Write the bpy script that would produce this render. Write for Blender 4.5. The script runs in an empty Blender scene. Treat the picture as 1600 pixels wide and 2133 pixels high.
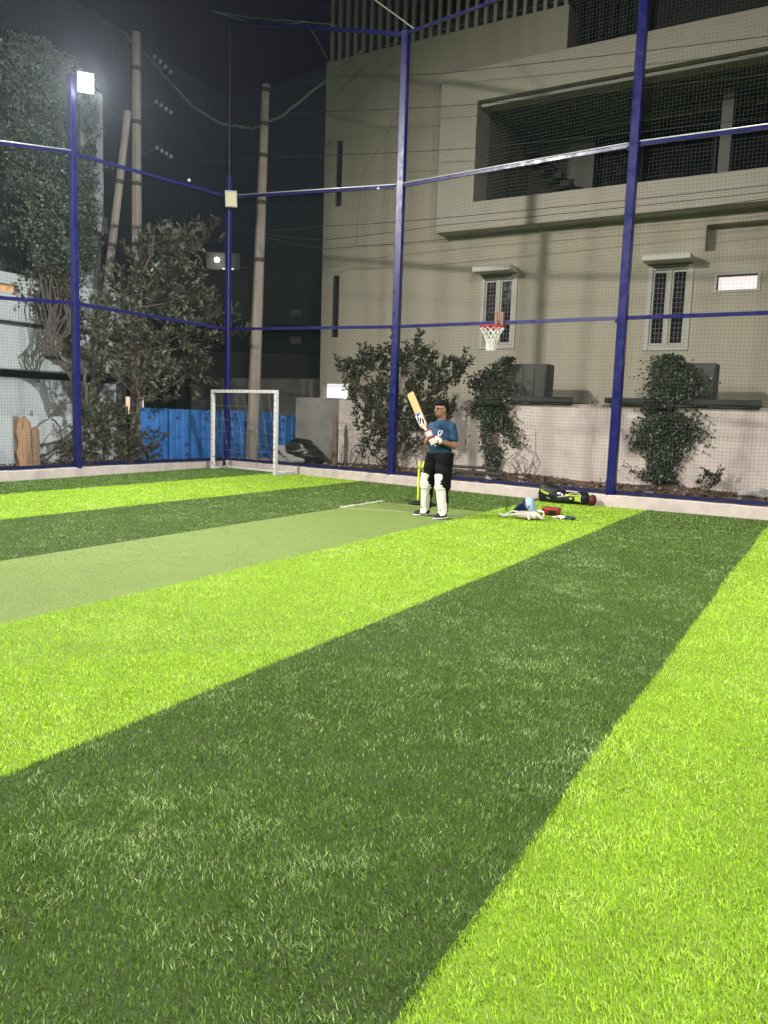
import bpy, math, random
import numpy as np
from mathutils import Vector

# ------------------------------------------------------------------ camera, sky, lamps, exposure
random.seed(7); rng = np.random.default_rng(7)
sc = bpy.context.scene
EYE = 1.45
CR = np.array([[0.50502, -0.09087, 0.85831], [-0.86251, -0.09021, 0.49795], [0.03218, -0.99177, -0.12391]])
cam_d = bpy.data.cameras.new('camera'); cam = bpy.data.objects.new('camera', cam_d)
sc.collection.objects.link(cam); sc.camera = cam
cam_d.sensor_fit = 'HORIZONTAL'; cam_d.sensor_width = 36.0; cam_d.lens = 36.0*1616/1600
cam_d.clip_start = 0.05; cam_d.clip_end = 600
from mathutils import Matrix
cols = [CR@np.array([1,0,0]), CR@np.array([0,-1,0]), CR@np.array([0,0,-1])]
mw = Matrix.Identity(4)
for i in range(3):
    for j in range(3): mw[j][i] = cols[i][j]
mw[2][3] = EYE
cam.matrix_world = mw

world = bpy.data.worlds.new('World'); sc.world = world; world.use_nodes = True
wn = world.node_tree; wn.nodes.clear()
bg = wn.nodes.new('ShaderNodeBackground'); wo = wn.nodes.new('ShaderNodeOutputWorld')
bg.inputs[0].default_value = (0.0030, 0.0038, 0.0068, 1); bg.inputs[1].default_value = 1.0
wn.links.new(bg.outputs[0], wo.inputs[0])

sc.view_settings.view_transform = 'Standard'; sc.view_settings.look = 'None'
sc.view_settings.exposure = 0.0; sc.view_settings.gamma = 1.0
cy = sc.cycles; cy.max_bounces = 4; cy.diffuse_bounces = 2; cy.adaptive_threshold = .02; cy.glossy_bounces = 2; cy.transmission_bounces = 2; cy.volume_bounces = 0; cy.transparent_max_bounces = 2
cy.caustics_reflective = False; cy.caustics_refractive = False

# floodlights: (lamp position, point it is aimed at, watts, tint) -- the fixtures are built further down
FLOODS = [      # ..., cone in degrees
    ((10.69, 13.16, 7.62), (2.0, 2.2, 0.8), 2600, (0.93, 0.97, 1.0), 125),
    ((3.05, 12.92, 9.60), (12.4, 4.6, 1.6), 8800, (1.0, 0.96, 0.89), 104),
    ((4.20, -3.70, 9.60), (7.4, 4.6, 0.0), 4600, (1.0, 0.96, 0.89), 122),
    ((-2.0, 13.00, 9.60), (2.6, 2.6, 0.0), 6300, (1.0, 0.97, 0.92), 125),
    ((-3.0, -3.70, 9.60), (2.4, 2.2, 0.0), 6600, (1.0, 0.97, 0.92), 125),
    ((9.00, -3.70, 9.60), (10.6, 17.0, 4.2), 15000, (0.95, 0.98, 1.0), 50),  # added unseen lamp, there to brighten the left building
]

# ------------------------------------------------------------------ helpers
def ray(x, y): return CR @ np.array([x-800.0, y-1066.5, 1616.0])
O = np.array([0, 0, EYE])
def onX(x, y, X): r = ray(x, y); return O + r*(X/r[0])
def onY(x, y, Y): r = ray(x, y); return O + r*(Y/r[1])
def deep(x, y, d): return O + ray(x, y)*(d/1616.0)

col = sc.collection
BASE = {}
def tag(o, label=None, cat=None, group=None, kind=None):
    if label: o['label'] = label
    if cat: o['category'] = cat
    if group: o['group'] = group
    if kind: o['kind'] = kind
    return o
def thing(name, label, cat, loc=(0, 0, 0), rz=0.0, group=None, local=False):
    e = bpy.data.objects.new(name, None); e.empty_display_size = 0.2
    e.location = loc; e.rotation_euler = (0, 0, rz); col.objects.link(e)
    BASE[e.name] = np.zeros(3) if local else np.array(loc, float)
    return tag(e, label, cat, group)
def link(name, me, m, parent=None, smooth=False):
    if m is not None: me.materials.append(m)
    if smooth:
        me.polygons.foreach_set('use_smooth', np.ones(len(me.polygons), bool))
    o = bpy.data.objects.new(name, me); col.objects.link(o)
    if parent is not None:
        o.parent = parent
    return o
def mesh_from(verts, faces, parent=None):
    v = np.asarray(verts, float).reshape(-1, 3)
    if parent is not None:
        b = BASE.get(parent.name, np.zeros(3)); v = v - b
    me = bpy.data.meshes.new('m'); me.from_pydata(v.tolist(), [], [list(map(int, f)) for f in faces]); me.update()
    return me
def fastmesh(v, tris, quads=None):
    me = bpy.data.meshes.new('m'); nv = len(v); nt = len(tris); nq = 0 if quads is None else len(quads)
    me.vertices.add(nv); me.vertices.foreach_set('co', np.ascontiguousarray(v, np.float32).ravel())
    idx = tris.ravel() if nq == 0 else np.concatenate([tris.ravel(), quads.ravel()])
    me.loops.add(len(idx)); me.loops.foreach_set('vertex_index', idx.astype(np.int32))
    starts = np.concatenate([np.arange(nt)*3, nt*3+np.arange(nq)*4]).astype(np.int32)
    me.polygons.add(nt+nq); me.polygons.foreach_set('loop_start', starts)
    me.update(calc_edges=True); return me
def obj(name, verts, faces, m, parent=None, smooth=False):
    o = link(name, mesh_from(verts, faces, parent), m, parent, smooth)
    if parent is not None: BASE[o.name] = BASE.get(parent.name, np.zeros(3))
    return o

class Acc:
    """collects shapes for one mesh"""
    def __init__(s): s.v = []; s.f = []
    def add(s, v, f):
        n = len(s.v); s.v += [tuple(p) for p in v]; s.f += [tuple(i+n for i in q) for q in f]; return s
    def box(s, a, b):
        x0, y0, z0 = a; x1, y1, z1 = b
        x0, x1 = min(x0, x1), max(x0, x1); y0, y1 = min(y0, y1), max(y0, y1); z0, z1 = min(z0, z1), max(z0, z1)
        v = [(x0,y0,z0),(x1,y0,z0),(x1,y1,z0),(x0,y1,z0),(x0,y0,z1),(x1,y0,z1),(x1,y1,z1),(x0,y1,z1)]
        return s.add(v, [(0,3,2,1),(4,5,6,7),(0,1,5,4),(1,2,6,5),(2,3,7,6),(3,0,4,7)])
    def bbox(s, a, b, w=0.01):
        """box with chamfered edges"""
        lo = np.minimum(a, b).astype(float); hi = np.maximum(a, b).astype(float); w = min(w, (hi-lo).min()*.45)
        v = []; ids = {}
        for sx in (0,1):
            for sy in (0,1):
                for sz in (0,1):
                    c = np.array([hi[0] if sx else lo[0], hi[1] if sy else lo[1], hi[2] if sz else lo[2]])
                    for ax in range(3):
                        p = c.copy()
                        for k, sg in enumerate((sx, sy, sz)):
                            if k != ax: p[k] += -w if sg else w
                        ids[(sx,sy,sz,ax)] = len(v); v.append(p)
        f = []
        cs = [(0,0),(1,0),(1,1),(0,1)]
        def key(ax, side, p, q):
            t = [0,0,0]; t[ax] = side; t[(ax+1)%3] = p; t[(ax+2)%3] = q; return tuple(t)+(ax,)
        for ax in range(3):
            for side in (0,1):
                q = [ids[key(ax, side, p, r)] for p, r in cs]
                f.append(q if side else q[::-1])
        for ax in range(3):   # edges along ax
            b1, b2 = (ax+1)%3, (ax+2)%3
            for p in (0,1):
                for q in (0,1):
                    def k(s0, fx):
                        t = [0,0,0]; t[ax] = s0; t[b1] = p; t[b2] = q; return ids[tuple(t)+(fx,)]
                    e = [k(0,b1), k(1,b1), k(1,b2), k(0,b2)]
                    f.append(e if (p+q) % 2 else e[::-1])
        for sx in (0,1):
            for sy in (0,1):
                for sz in (0,1):
                    t = [ids[(sx,sy,sz,a_)] for a_ in range(3)]
                    f.append(t if (sx+sy+sz) % 2 else t[::-1])
        return s.add(v, f)
    def bar(s, p, q, w, h=None, up=(0,0,1)):
        """rectangular bar from p to q, w sideways, h along up"""
        h = w if h is None else h
        p = np.array(p, float); q = np.array(q, float); d = q-p; d /= np.linalg.norm(d)
        up = np.array(up, float)
        if abs(d@up) > .95: up = np.array((1., 0, 0))
        sd = np.cross(d, up); sd /= np.linalg.norm(sd); up = np.cross(sd, d)
        v = []
        for c in (p, q):
            for a, b in ((-1,-1),(1,-1),(1,1),(-1,1)): v.append(c+sd*a*w/2+up*b*h/2)
        return s.add(v, [(0,1,2,3),(7,6,5,4),(0,4,5,1),(1,5,6,2),(2,6,7,3),(3,7,4,0)])
    def tube(s, pts, r, n=8, cap=True):
        pts = [np.array(p, float) for p in pts]; m = len(pts)
        rs = [r]*m if np.isscalar(r) else list(r)
        d0 = pts[1]-pts[0]; ref = np.array((0,0,1.)) if abs(d0[2]) < .9*np.linalg.norm(d0) else np.array((1.,0,0))
        v = []
        for i in range(m):
            d = pts[min(i+1,m-1)]-pts[max(i-1,0)]; d = d/(np.linalg.norm(d)+1e-9)
            a = np.cross(d, ref); a /= np.linalg.norm(a)+1e-9; b = np.cross(a, d); ref = b if m > 2 else ref
            for k in range(n):
                t = 2*math.pi*k/n; v.append(pts[i]+rs[i]*(math.cos(t)*a+math.sin(t)*b))
        f = []
        for i in range(m-1):
            for k in range(n):
                k2 = (k+1) % n; f.append((i*n+k, i*n+k2, (i+1)*n+k2, (i+1)*n+k))
        if cap:
            f.append(tuple(range(n))[::-1]); f.append(tuple((m-1)*n+k for k in range(n)))
        return s.add(v, f)
    def build(s, name, m, parent=None, smooth=False):
        return obj(name, s.v, s.f, m, parent, smooth)

# ---- materials
def mat(name, c, rough=0.6, var=0.0, vscale=6.0, bump=0.0, bscale=60.0, spec=0.4, metal=0.0, coat=0.0,
        c2=None, c2scale=3.0, c2lo=0.45, c2hi=0.6, stretch=(1,1,1), emit=None, estr=0.0, trans=0.0):
    m = bpy.data.materials.new(name); m.use_nodes = True; nt = m.node_tree; N = nt.nodes; L = nt.links
    p = N['Principled BSDF']; p.inputs['Roughness'].default_value = rough
    p.inputs['Specular IOR Level'].default_value = spec; p.inputs['Metallic'].default_value = metal
    p.inputs['Coat Weight'].default_value = coat; p.inputs['Base Color'].default_value = (*c, 1)
    if trans: p.inputs['Transmission Weight'].default_value = trans
    if emit: p.inputs['Emission Color'].default_value = (*emit, 1); p.inputs['Emission Strength'].default_value = estr
    tc = N.new('ShaderNodeTexCoord'); mp = N.new('ShaderNodeMapping'); L.new(tc.outputs['Object'], mp.inputs[0])
    mp.inputs['Scale'].default_value = stretch
    out = None
    if c2 is not None:
        n = N.new('ShaderNodeTexNoise'); n.inputs['Scale'].default_value = c2scale; n.inputs['Detail'].default_value = 6
        L.new(mp.outputs[0], n.inputs[0])
        r = N.new('ShaderNodeValToRGB'); r.color_ramp.elements[0].position = c2lo; r.color_ramp.elements[1].position = c2hi
        r.color_ramp.elements[0].color = (*c, 1); r.color_ramp.elements[1].color = (*c2, 1)
        L.new(n.outputs[0], r.inputs[0]); out = r.outputs[0]
    if var:
        n = N.new('ShaderNodeTexNoise'); n.inputs['Scale'].default_value = vscale; n.inputs['Detail'].default_value = 8
        n.inputs['Roughness'].default_value = .65; L.new(mp.outputs[0], n.inputs[0])
        mr = N.new('ShaderNodeMapRange'); mr.inputs[1].default_value = .3; mr.inputs[2].default_value = .7
        mr.inputs[3].default_value = 1-var; mr.inputs[4].default_value = 1+var; L.new(n.outputs[0], mr.inputs[0])
        mx = N.new('ShaderNodeMix'); mx.data_type = 'RGBA'; mx.blend_type = 'MULTIPLY'; mx.inputs[0].default_value = 1
        mx.inputs[6].default_value = (*c, 1)
        if out: L.new(out, mx.inputs[6])
        L.new(mr.outputs[0], mx.inputs[7]); out = mx.outputs[2]
        rr = N.new('ShaderNodeMapRange'); rr.inputs[1].default_value = .3; rr.inputs[2].default_value = .7
        rr.inputs[3].default_value = max(0, rough-.12); rr.inputs[4].default_value = min(1, rough+.12)
        L.new(n.outputs[0], rr.inputs[0]); L.new(rr.outputs[0], p.inputs['Roughness'])
    if out: L.new(out, p.inputs['Base Color'])
    if bump:
        n = N.new('ShaderNodeTexNoise'); n.inputs['Scale'].default_value = bscale; n.inputs['Detail'].default_value = 5
        L.new(mp.outputs[0], n.inputs[0]); b = N.new('ShaderNodeBump'); b.inputs['Strength'].default_value = bump
        b.inputs['Distance'].default_value = .02
        L.new(n.outputs[0], b.inputs['Height']); L.new(b.outputs[0], p.inputs['Normal'])
    return m
def leafmat(name, attr='Col', rough=.5, trans=.3, spec=.4):
    m = bpy.data.materials.new(name); m.use_nodes = True; nt = m.node_tree; N = nt.nodes; L = nt.links
    p = N['Principled BSDF']; p.inputs['Roughness'].default_value = rough; p.inputs['Specular IOR Level'].default_value = spec
    a = N.new('ShaderNodeAttribute'); a.attribute_name = attr; L.new(a.outputs['Color'], p.inputs['Base Color'])
    t = N.new('ShaderNodeBsdfTranslucent'); L.new(a.outputs['Color'], t.inputs[0])
    mx = N.new('ShaderNodeMixShader'); mx.inputs[0].default_value = trans
    L.new(p.outputs[0], mx.inputs[1]); L.new(t.outputs[0], mx.inputs[2]); L.new(mx.outputs[0], N['Material Output'].inputs[0])
    return m
def setcol(me, cols, per):
    """per-vertex colour: one row per leaf / blade, `per` vertices each"""
    c = np.ones((len(me.vertices), 4), np.float32); c[:, :3] = np.repeat(cols, per, axis=0)
    a = me.color_attributes.new('Col', 'FLOAT_COLOR', 'POINT'); a.data.foreach_set('color', c.ravel())

M = {}
M['kerb'] = mat('kerb_cement', (.58,.50,.45), .85, .14, 5, .25, 60, c2=(.44,.39,.36), c2scale=2.2, c2lo=.5, c2hi=.75)
M['blue'] = mat('blue_enamel', (.005,.007,.095), .36, .10, 7, .03, 80, .45, coat=.3)
M['blue_dark'] = mat('blue_enamel_worn', (.006,.009,.06), .5, .3, 9, .05, 80, .4, c2=(.10,.03,.015), c2scale=6, c2lo=.62, c2hi=.72)
M['net'] = mat('net_twine', (.055,.085,.07), .8)
M['white_paint'] = mat('white_paint_chipped', (.72,.71,.69), .5, .08, 12, .1, 60, c2=(.28,.25,.22), c2scale=9, c2lo=.63, c2hi=.70)
M['wall_cream'] = mat('cream_plaster', (.42,.385,.30), .85, .06, 1.3, .12, 120, c2=(.345,.315,.245), c2scale=1.5, c2lo=.42, c2hi=.72, stretch=(1,1,.10))
M['bay'] = mat('bay_plaster', (.42,.395,.325), .85, .05, 1.5, .1, 120)
M['frame_white'] = mat('window_frame_paint', (.43,.41,.36), .5, .05, 8)
M['pane'] = mat('dark_glass', (.012,.012,.016), .12, .2, 4, spec=.5)
M['grille'] = mat('grille_iron', (.14,.13,.13), .5)
M['dark'] = mat('dark_interior', (.06,.058,.05), .8, .2, 2)
M['compound'] = mat('compound_plaster', (.62,.545,.49), .9, .10, 3, .2, 50, c2=(.40,.355,.32), c2scale=1.1, c2lo=.52, c2hi=.72)
M['compound_grey'] = mat('grey_render', (.27,.26,.24), .9, .18, 4, .4, 30, c2=(.17,.165,.15), c2scale=2, c2lo=.45, c2hi=.7)
M['concrete_dark'] = mat('dark_concrete', (.085,.088,.078), .85, .12, 4, .15, 60)
M['iron_dark'] = mat('dark_iron', (.03,.03,.028), .6, .2, 8)
M['left_wall'] = mat('pale_grey_paint', (.52,.55,.54), .75, .07, 2, .1, 100)
M['left_shadow'] = mat('recess_shade_dark', (.05,.055,.05), .7, .1, 3)  # shade of gaps and recesses put into one dark colour
M['mid_wall'] = mat('far_house_dim', (.10,.098,.09), .85, .1, 1.2)  # weak light on the far house put into its dark colour
M['mid_dark'] = mat('far_house_shade', (.02,.02,.022), .9)  # near-black colour carries the shade of the far recesses
M['pole'] = mat('pole_concrete', (.34,.29,.245), .85, .12, 5, .25, 40, c2=(.24,.20,.17), c2scale=3, c2lo=.5, c2hi=.7, stretch=(1,1,.25))
M['band'] = mat('rusty_band', (.07,.05,.04), .8, .3, 20)
M['porcelain'] = mat('insulator_glaze', (.30,.30,.29), .35)
M['wire'] = mat('cable_black', (.05,.05,.05), .6)
M['rope'] = mat('green_net_rope', (.16,.22,.19), .9, .2, 30)
M['sheet'] = mat('blue_plastic_sheet', (.030,.175,.50), .42, .16, 3.5, .08, 25, .5, c2=(.018,.115,.34), c2scale=1.6, c2lo=.5, c2hi=.7)
M['sheet_print'] = mat('sheet_print', (.012,.045,.16), .5, .2, 30)
M['soil'] = mat('red_soil', (.19,.105,.065), .95, .35, 7, .8, 25, c2=(.085,.062,.045), c2scale=1.8, c2lo=.42, c2hi=.6)
M['ground'] = mat('ground_earth', (.06,.055,.045), .95, .2, 1)
M['bark'] = mat('bark', (.15,.105,.075), .9, .25, 14, .6, 40, stretch=(1,1,.3))
M['wood'] = mat('cut_wood', (.42,.26,.15), .8, .25, 6, .3, 40, c2=(.22,.13,.08), c2scale=5, c2lo=.5, c2hi=.65, stretch=(3,3,.4))
M['plank_dark'] = mat('weathered_plank', (.07,.06,.05), .9, .3, 8, .3, 40)
M['rust'] = mat('rusty_post', (.20,.13,.10), .9, .2, 8, .4, 40, c2=(.27,.10,.05), c2scale=3, c2lo=.55, c2hi=.65)
M['tarp'] = mat('black_tarp', (.018,.018,.018), .35, .3, 4, .3, 18, .5)
M['tarp_grey'] = mat('grey_tarp_lining', (.30,.29,.27), .6, .2, 6, .3, 20)
M['leaf'] = leafmat('leaf', rough=.36, trans=.25, spec=.5)
M['grass'] = leafmat('turf_blade', rough=.42, trans=.16, spec=.4)

# ------------------------------------------------------------------ ground and turf
KR = [(-8.0, 13.5), (3.3, 13.5), (8.2, 14.3), (13.5, 15.1)]        # front foot of the end kerb: (Y, X)
def kerbX(y): return np.interp(y, [a for a, b in KR], [b for a, b in KR])
KL = [(-16.0, 12.9), (6.0, 13.15), (10.5, 13.32), (15.1, 13.58)]   # front foot of the side kerb: (X, Y)
def kerbY(x): return np.interp(x, [a for a, b in KL], [b for a, b in KL])
YR = -4.0                                                            # the other side of the field, behind the camera

o = obj('ground', [(-88,-88,-.05),(88,-88,-.05),(88,88,-.05),(-88,88,-.05)], [(0,1,2,3)], M['ground']); tag(o, kind='structure')

def turf_mat(name, c, fine=140, big=.45):
    m = bpy.data.materials.new(name); m.use_nodes = True; N = m.node_tree.nodes; L = m.node_tree.links
    p = N['Principled BSDF']; p.inputs['Roughness'].default_value = .8
    tc = N.new('ShaderNodeTexCoord')
    n = N.new('ShaderNodeTexNoise'); n.inputs['Scale'].default_value = fine; n.inputs['Detail'].default_value = 4; L.new(tc.outputs['Object'], n.inputs[0])
    n2 = N.new('ShaderNodeTexNoise'); n2.inputs['Scale'].default_value = 3.5; n2.inputs['Detail'].default_value = 5; L.new(tc.outputs['Object'], n2.inputs[0])
    r = N.new('ShaderNodeValToRGB'); r.color_ramp.elements[0].position = .3; r.color_ramp.elements[1].position = .7
    r.color_ramp.elements[0].color = (*[k*.6 for k in c], 1); r.color_ramp.elements[1].color = (*[min(1, k*1.25) for k in c], 1)
    ad = N.new('ShaderNodeMath'); ad.operation = 'MULTIPLY_ADD'; ad.inputs[1].default_value = big; L.new(n2.outputs[0], ad.inputs[0])
    ml = N.new('ShaderNodeMath'); ml.operation = 'MULTIPLY'; ml.inputs[1].default_value = 1-big; L.new(n.outputs[0], ml.inputs[0]); L.new(ml.outputs[0], ad.inputs[2])
    L.new(ad.outputs[0], r.inputs[0]); L.new(r.outputs[0], p.inputs['Base Color'])
    b = N.new('ShaderNodeBump'); b.inputs['Strength'].default_value = .6; b.inputs['Distance'].default_value = .01
    L.new(n.outputs[0], b.inputs['Height']); L.new(b.outputs[0], p.inputs['Normal'])
    return m
LIME = (.425,.675,.050); DEEP = (.122,.224,.034); MATC = (.205,.285,.066)
M['turf_lime'] = turf_mat('lime_turf_backing', tuple(k*.40 for k in LIME))
M['turf_deep'] = turf_mat('deep_green_turf_backing', tuple(k*.28 for k in DEEP))
M['mat'] = turf_mat('pitch_mat_pile', MATC, 330, .15)
STRIPS = [(-4.2,-1.2,'deep'),(-1.2,.80,'lime'),(.80,2.71,'deep'),(2.71,4.65,'lime'),(4.65,6.60,'mat'),(6.60,8.92,'deep'),(8.92,11.42,'lime'),(11.42,14.0,'deep')]
MAT_END = 11.25
def noise2(x, y, s, seed):
    r = np.random.default_rng(seed); t = np.zeros_like(x)
    for k in range(7):
        a = r.uniform(0, 6.28); f = s*r.uniform(.6, 1.7); t += np.sin(f*(x*math.cos(a)+y*math.sin(a))+r.uniform(0, 6.28)+.8*np.sin(f*.7*(y*math.cos(a)-x*math.sin(a))))
    return t/3.2
def grass(x0, x1, y0, y1, c, seed, hs=1.0):
    r = np.random.default_rng(seed); deep = c[0] < .15
    xa, xb = max(x0, .2), min(x1, 15.3); Xs = []
    # density falls and blade width grows with distance from the viewer's side of the field
    for (ra, rb, dens, wd) in ((0, 2.9, 25000, .0034), (2.9, 4.6, 16500, .0038), (4.6, 7.5, 10500, .0048), (7.5, 11.5, 5200, .0075), (11.5, 21, 2600, .012)):
        n = int(dens*(xb-xa)*(y1-y0))
        px = r.uniform(xa, xb, n); py = r.uniform(y0-.004, y1+.004, n); d = np.hypot(px, py)
        ang = np.degrees(np.arctan2(py, px)) - 30.1
        k = (d >= ra) & (d < rb) & (np.abs(ang) < 32+12/np.maximum(d, .8)) & (d > 1.25) & (px < kerbX(py)-.01) & (py < kerbY(px)-.01)
        px, py, d = px[k], py[k], d[k]
        Xs.append((px, py, d, wd*r.uniform(.65, 1.3, len(px))))
    px, py, d, w = [np.concatenate(q) for q in zip(*Xs)]; n = len(px)
    if n == 0: return None
    py = py + np.where(np.abs(py-y0) < .03, -.006*r.random(n), 0) + np.where(np.abs(py-y1) < .03, .006*r.random(n), 0)
    py = py + .016*noise2(px, px*0+2.0, 1.7, 41)
    patch_ = .50*noise2(px, py, 4.2, 22)+.55*noise2(px, py, 15, 23)+.45*noise2(px, py, 42, 24)
    h = hs*r.uniform(.008, .0215, n)*(1+.2*patch_)
    # the pile lies over in patches
    la = 1.9*noise2(px, py, 2.6, 5)+1.0*noise2(px, py, 8, 6)+.7+r.normal(0, 1.7, n)
    lm = h*np.clip(.40+.28*patch_+r.normal(0, .3, n), .03, 1.4)
    lx, ly = np.cos(la)*lm, np.sin(la)*lm
    th = r.uniform(0, math.pi, n); dx, dy = np.cos(th)*w/2, np.sin(th)*w/2
    z = np.zeros(n); tz = h*np.sqrt(np.clip(1-.40*(lm/h)**2, .12, 1))
    cc = np.array(c)[None]*(1+r.normal(0, .24, (n, 1)))*(1+r.normal(0, .05, (n, 3)))
    # pale blades in patches: the pile's sheen put into the colour
    pale = r.random(n) < np.clip((.07 if deep else .06)+(.24 if deep else .16)*np.clip(patch_, 0, 1.3), 0, .5)
    cc[pale] = (np.array([.36, .49, .18]) if deep else np.array([.58, .74, .20]))*(1+r.normal(0, .15, (pale.sum(), 1)))
    if hs < 1: cc = np.array(c)[None]*(1.08+r.normal(0, .07, (n, 1)))*(1+r.normal(0, .05, (n, 3)))
    cc = np.clip(cc, .004, .85)
    near = d < 4.6; N = near; f = ~near
    A = np.stack([px-dx, py-dy, z], 1); Bq = np.stack([px+dx, py+dy, z], 1); T = np.stack([px+lx, py+ly, tz], 1)
    mx, my, mz = px+lx*.46, py+ly*.46, tz*.55
    C_ = np.stack([mx-dx*.8, my-dy*.8, mz], 1); D_ = np.stack([mx+dx*.8, my+dy*.8, mz], 1)
    v1 = np.stack([A[N], Bq[N], C_[N], D_[N], T[N]], 1).reshape(-1, 3); v2 = np.stack([A[f], Bq[f], T[f]], 1).reshape(-1, 3)
    i = np.arange(N.sum())*5; q = len(v1)+np.arange(f.sum())*3
    tr = np.concatenate([np.stack([i+2, i+3, i+4], 1), np.stack([q, q+1, q+2], 1)]); qd = np.stack([i, i+1, i+3, i+2], 1)
    me = fastmesh(np.concatenate([v1, v2]).astype(np.float32), tr, qd)
    setcol(me, np.concatenate([np.repeat(cc[N], 5, axis=0), np.repeat(cc[f], 3, axis=0)]), 1)
    return me
nm = {'lime': ('lime green', 'lime'), 'deep': ('dark green', 'deep')}
for k, (y0, y1, kind) in enumerate(STRIPS):
    name = 'pitch_mat' if kind == 'mat' else 'turf_strip'
    x1 = MAT_END if kind == 'mat' else 15.6
    o = obj(name, [(-16,y0,-.003 if kind == 'mat' else 0),(x1,y0,-.003 if kind == 'mat' else 0),(x1,y1,-.003 if kind == 'mat' else 0),(-16,y1,-.003 if kind == 'mat' else 0)], [(0,1,2,3)], M['mat' if kind == 'mat' else 'turf_'+kind]); tag(o, kind='structure')
    if True:
        me = grass(-2, MAT_END, y0, y1, MATC, 100+k, .2) if kind == 'mat' else grass(-2, 15.3, y0, y1, LIME if kind == 'lime' else DEEP, 100+k)
        if me is not None:
            g = link('mat_pile' if kind == 'mat' else 'turf_grass', me, M['grass'], o); tag(g, kind='stuff')
o = obj('turf_strip', [(MAT_END,4.65,0),(15.6,4.65,0),(15.6,6.60,0),(MAT_END,6.60,0)], [(0,1,2,3)], M['turf_deep']); tag(o, kind='structure')
g = link('turf_grass', grass(MAT_END, 15.3, 4.65, 6.6, DEEP, 140), M['grass'], o); tag(g, kind='stuff')
# creases: a frayed chalk line along the mat edge and a thin popping crease across it
M['chalk'] = mat('chalk_line', (.66,.68,.58), .9, .25, 40)
M['chalk_faint'] = mat('worn_chalk_line', (.40,.47,.28), .9, .3, 40)
a = Acc(); rr = random.Random(3)
for i in range(150):
    x = 9.98+1.3*rr.random(); y = 6.53+.05*rr.random(); l = rr.uniform(.02, .09)
    a.box((x, y, .001), (x+l, y+rr.uniform(.008, .02), .004+.02*rr.random()))
c1 = a.build('crease_line', M['chalk']); tag(c1, kind='structure')
a = Acc(); a.bar((10.02,6.5,.0015),(10.55,4.67,.0015), .022, .004); c2 = a.build('crease_line', M['chalk_faint']); tag(c2, kind='structure')

# kerbs
def kerb(pts, outward, ztops, th=.24):
    """low cement plinth: front foot polyline, thickness outward"""
    a = Acc(); v = []; f = []; P = []
    rr = random.Random(len(pts)+int(ztops[0]*100))
    for i in range(len(pts)-1):
        p, q = np.array(pts[i]), np.array(pts[i+1]); n = max(2, int(np.linalg.norm(q-p)/.18))
        for k in range(n + (1 if i == len(pts)-2 else 0)): P.append((p+(q-p)*k/n, ztops[i]+(ztops[i+1]-ztops[i])*k/n))
    for (p, z) in P:
        j = rr.uniform(-.008, .008); o = np.array(outward); zz = z+rr.uniform(-.006, .006)
        w = p+o*(.012+j)
        ring = [(*w, -.03), (*(w+o*.004), zz-.018), (*(w+o*.02), zz), (*(p+o*(th-.02)), zz+rr.uniform(-.004,.004)), (*(p+o*th), zz-.02), (*(p+o*th), -.03)]
        v += [tuple(r_) for r_ in ring]
    m = 6
    for i in range(len(P)-1):
        for k in range(m-1): f.append((i*m+k, (i+1)*m+k, (i+1)*m+k+1, i*m+k+1))
    f.append(tuple(range(m))); f.append(tuple((len(P)-1)*m+k for k in range(m))[::-1])
    return v, f
v, f = kerb([(x, y) for y, x in KR], (1, 0), [.21, .205, .195, .17]); o = obj('kerb', v, f, M['kerb']); tag(o, kind='structure')
v, f = kerb(KL, (0, 1), [.2, .2, .195, .168]); f = [q[::-1] for q in f]; o = obj('kerb', v, f, M['kerb']); tag(o, kind='structure')
v, f = kerb([(-16, YR), (13.5, YR)], (0, -1), [.2, .2]); o = obj('kerb', v, f, M['kerb']); tag(o, kind='structure')

# soil bed outside the kerbs
xs = np.arange(-6, 18.6, .22); ys = np.arange(-7.9, 17.0, .22)
GX, GY = np.meshgrid(xs, ys, indexing='ij')
GZ = .10+.035*noise2(GX, GY, 1.5, 31)+.02*noise2(GX, GY, 5, 32)+np.clip((GX-15.6)*.09, 0, .09)
v = np.stack([GX, GY, GZ], -1).reshape(-1, 3); f = []
for i in range(len(xs)-1):
    for j in range(len(ys)-1):
        x, y = xs[i]+.11, ys[j]+.11
        if x > kerbX(y)+.12 or y > kerbY(x)+.12:
            n0 = i*len(ys)+j; f.append((n0, n0+len(ys), n0+len(ys)+1, n0+1))
o = obj('soil', v, f, M['soil'], smooth=True); tag(o, kind='structure')
def soilz(x, y): return float(.10+.035*noise2(np.array([x]), np.array([y]), 1.5, 31)[0]+.02*noise2(np.array([x]), np.array([y]), 5, 32)[0]+min(.09, max(0, (x-15.6)*.09)))

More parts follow.
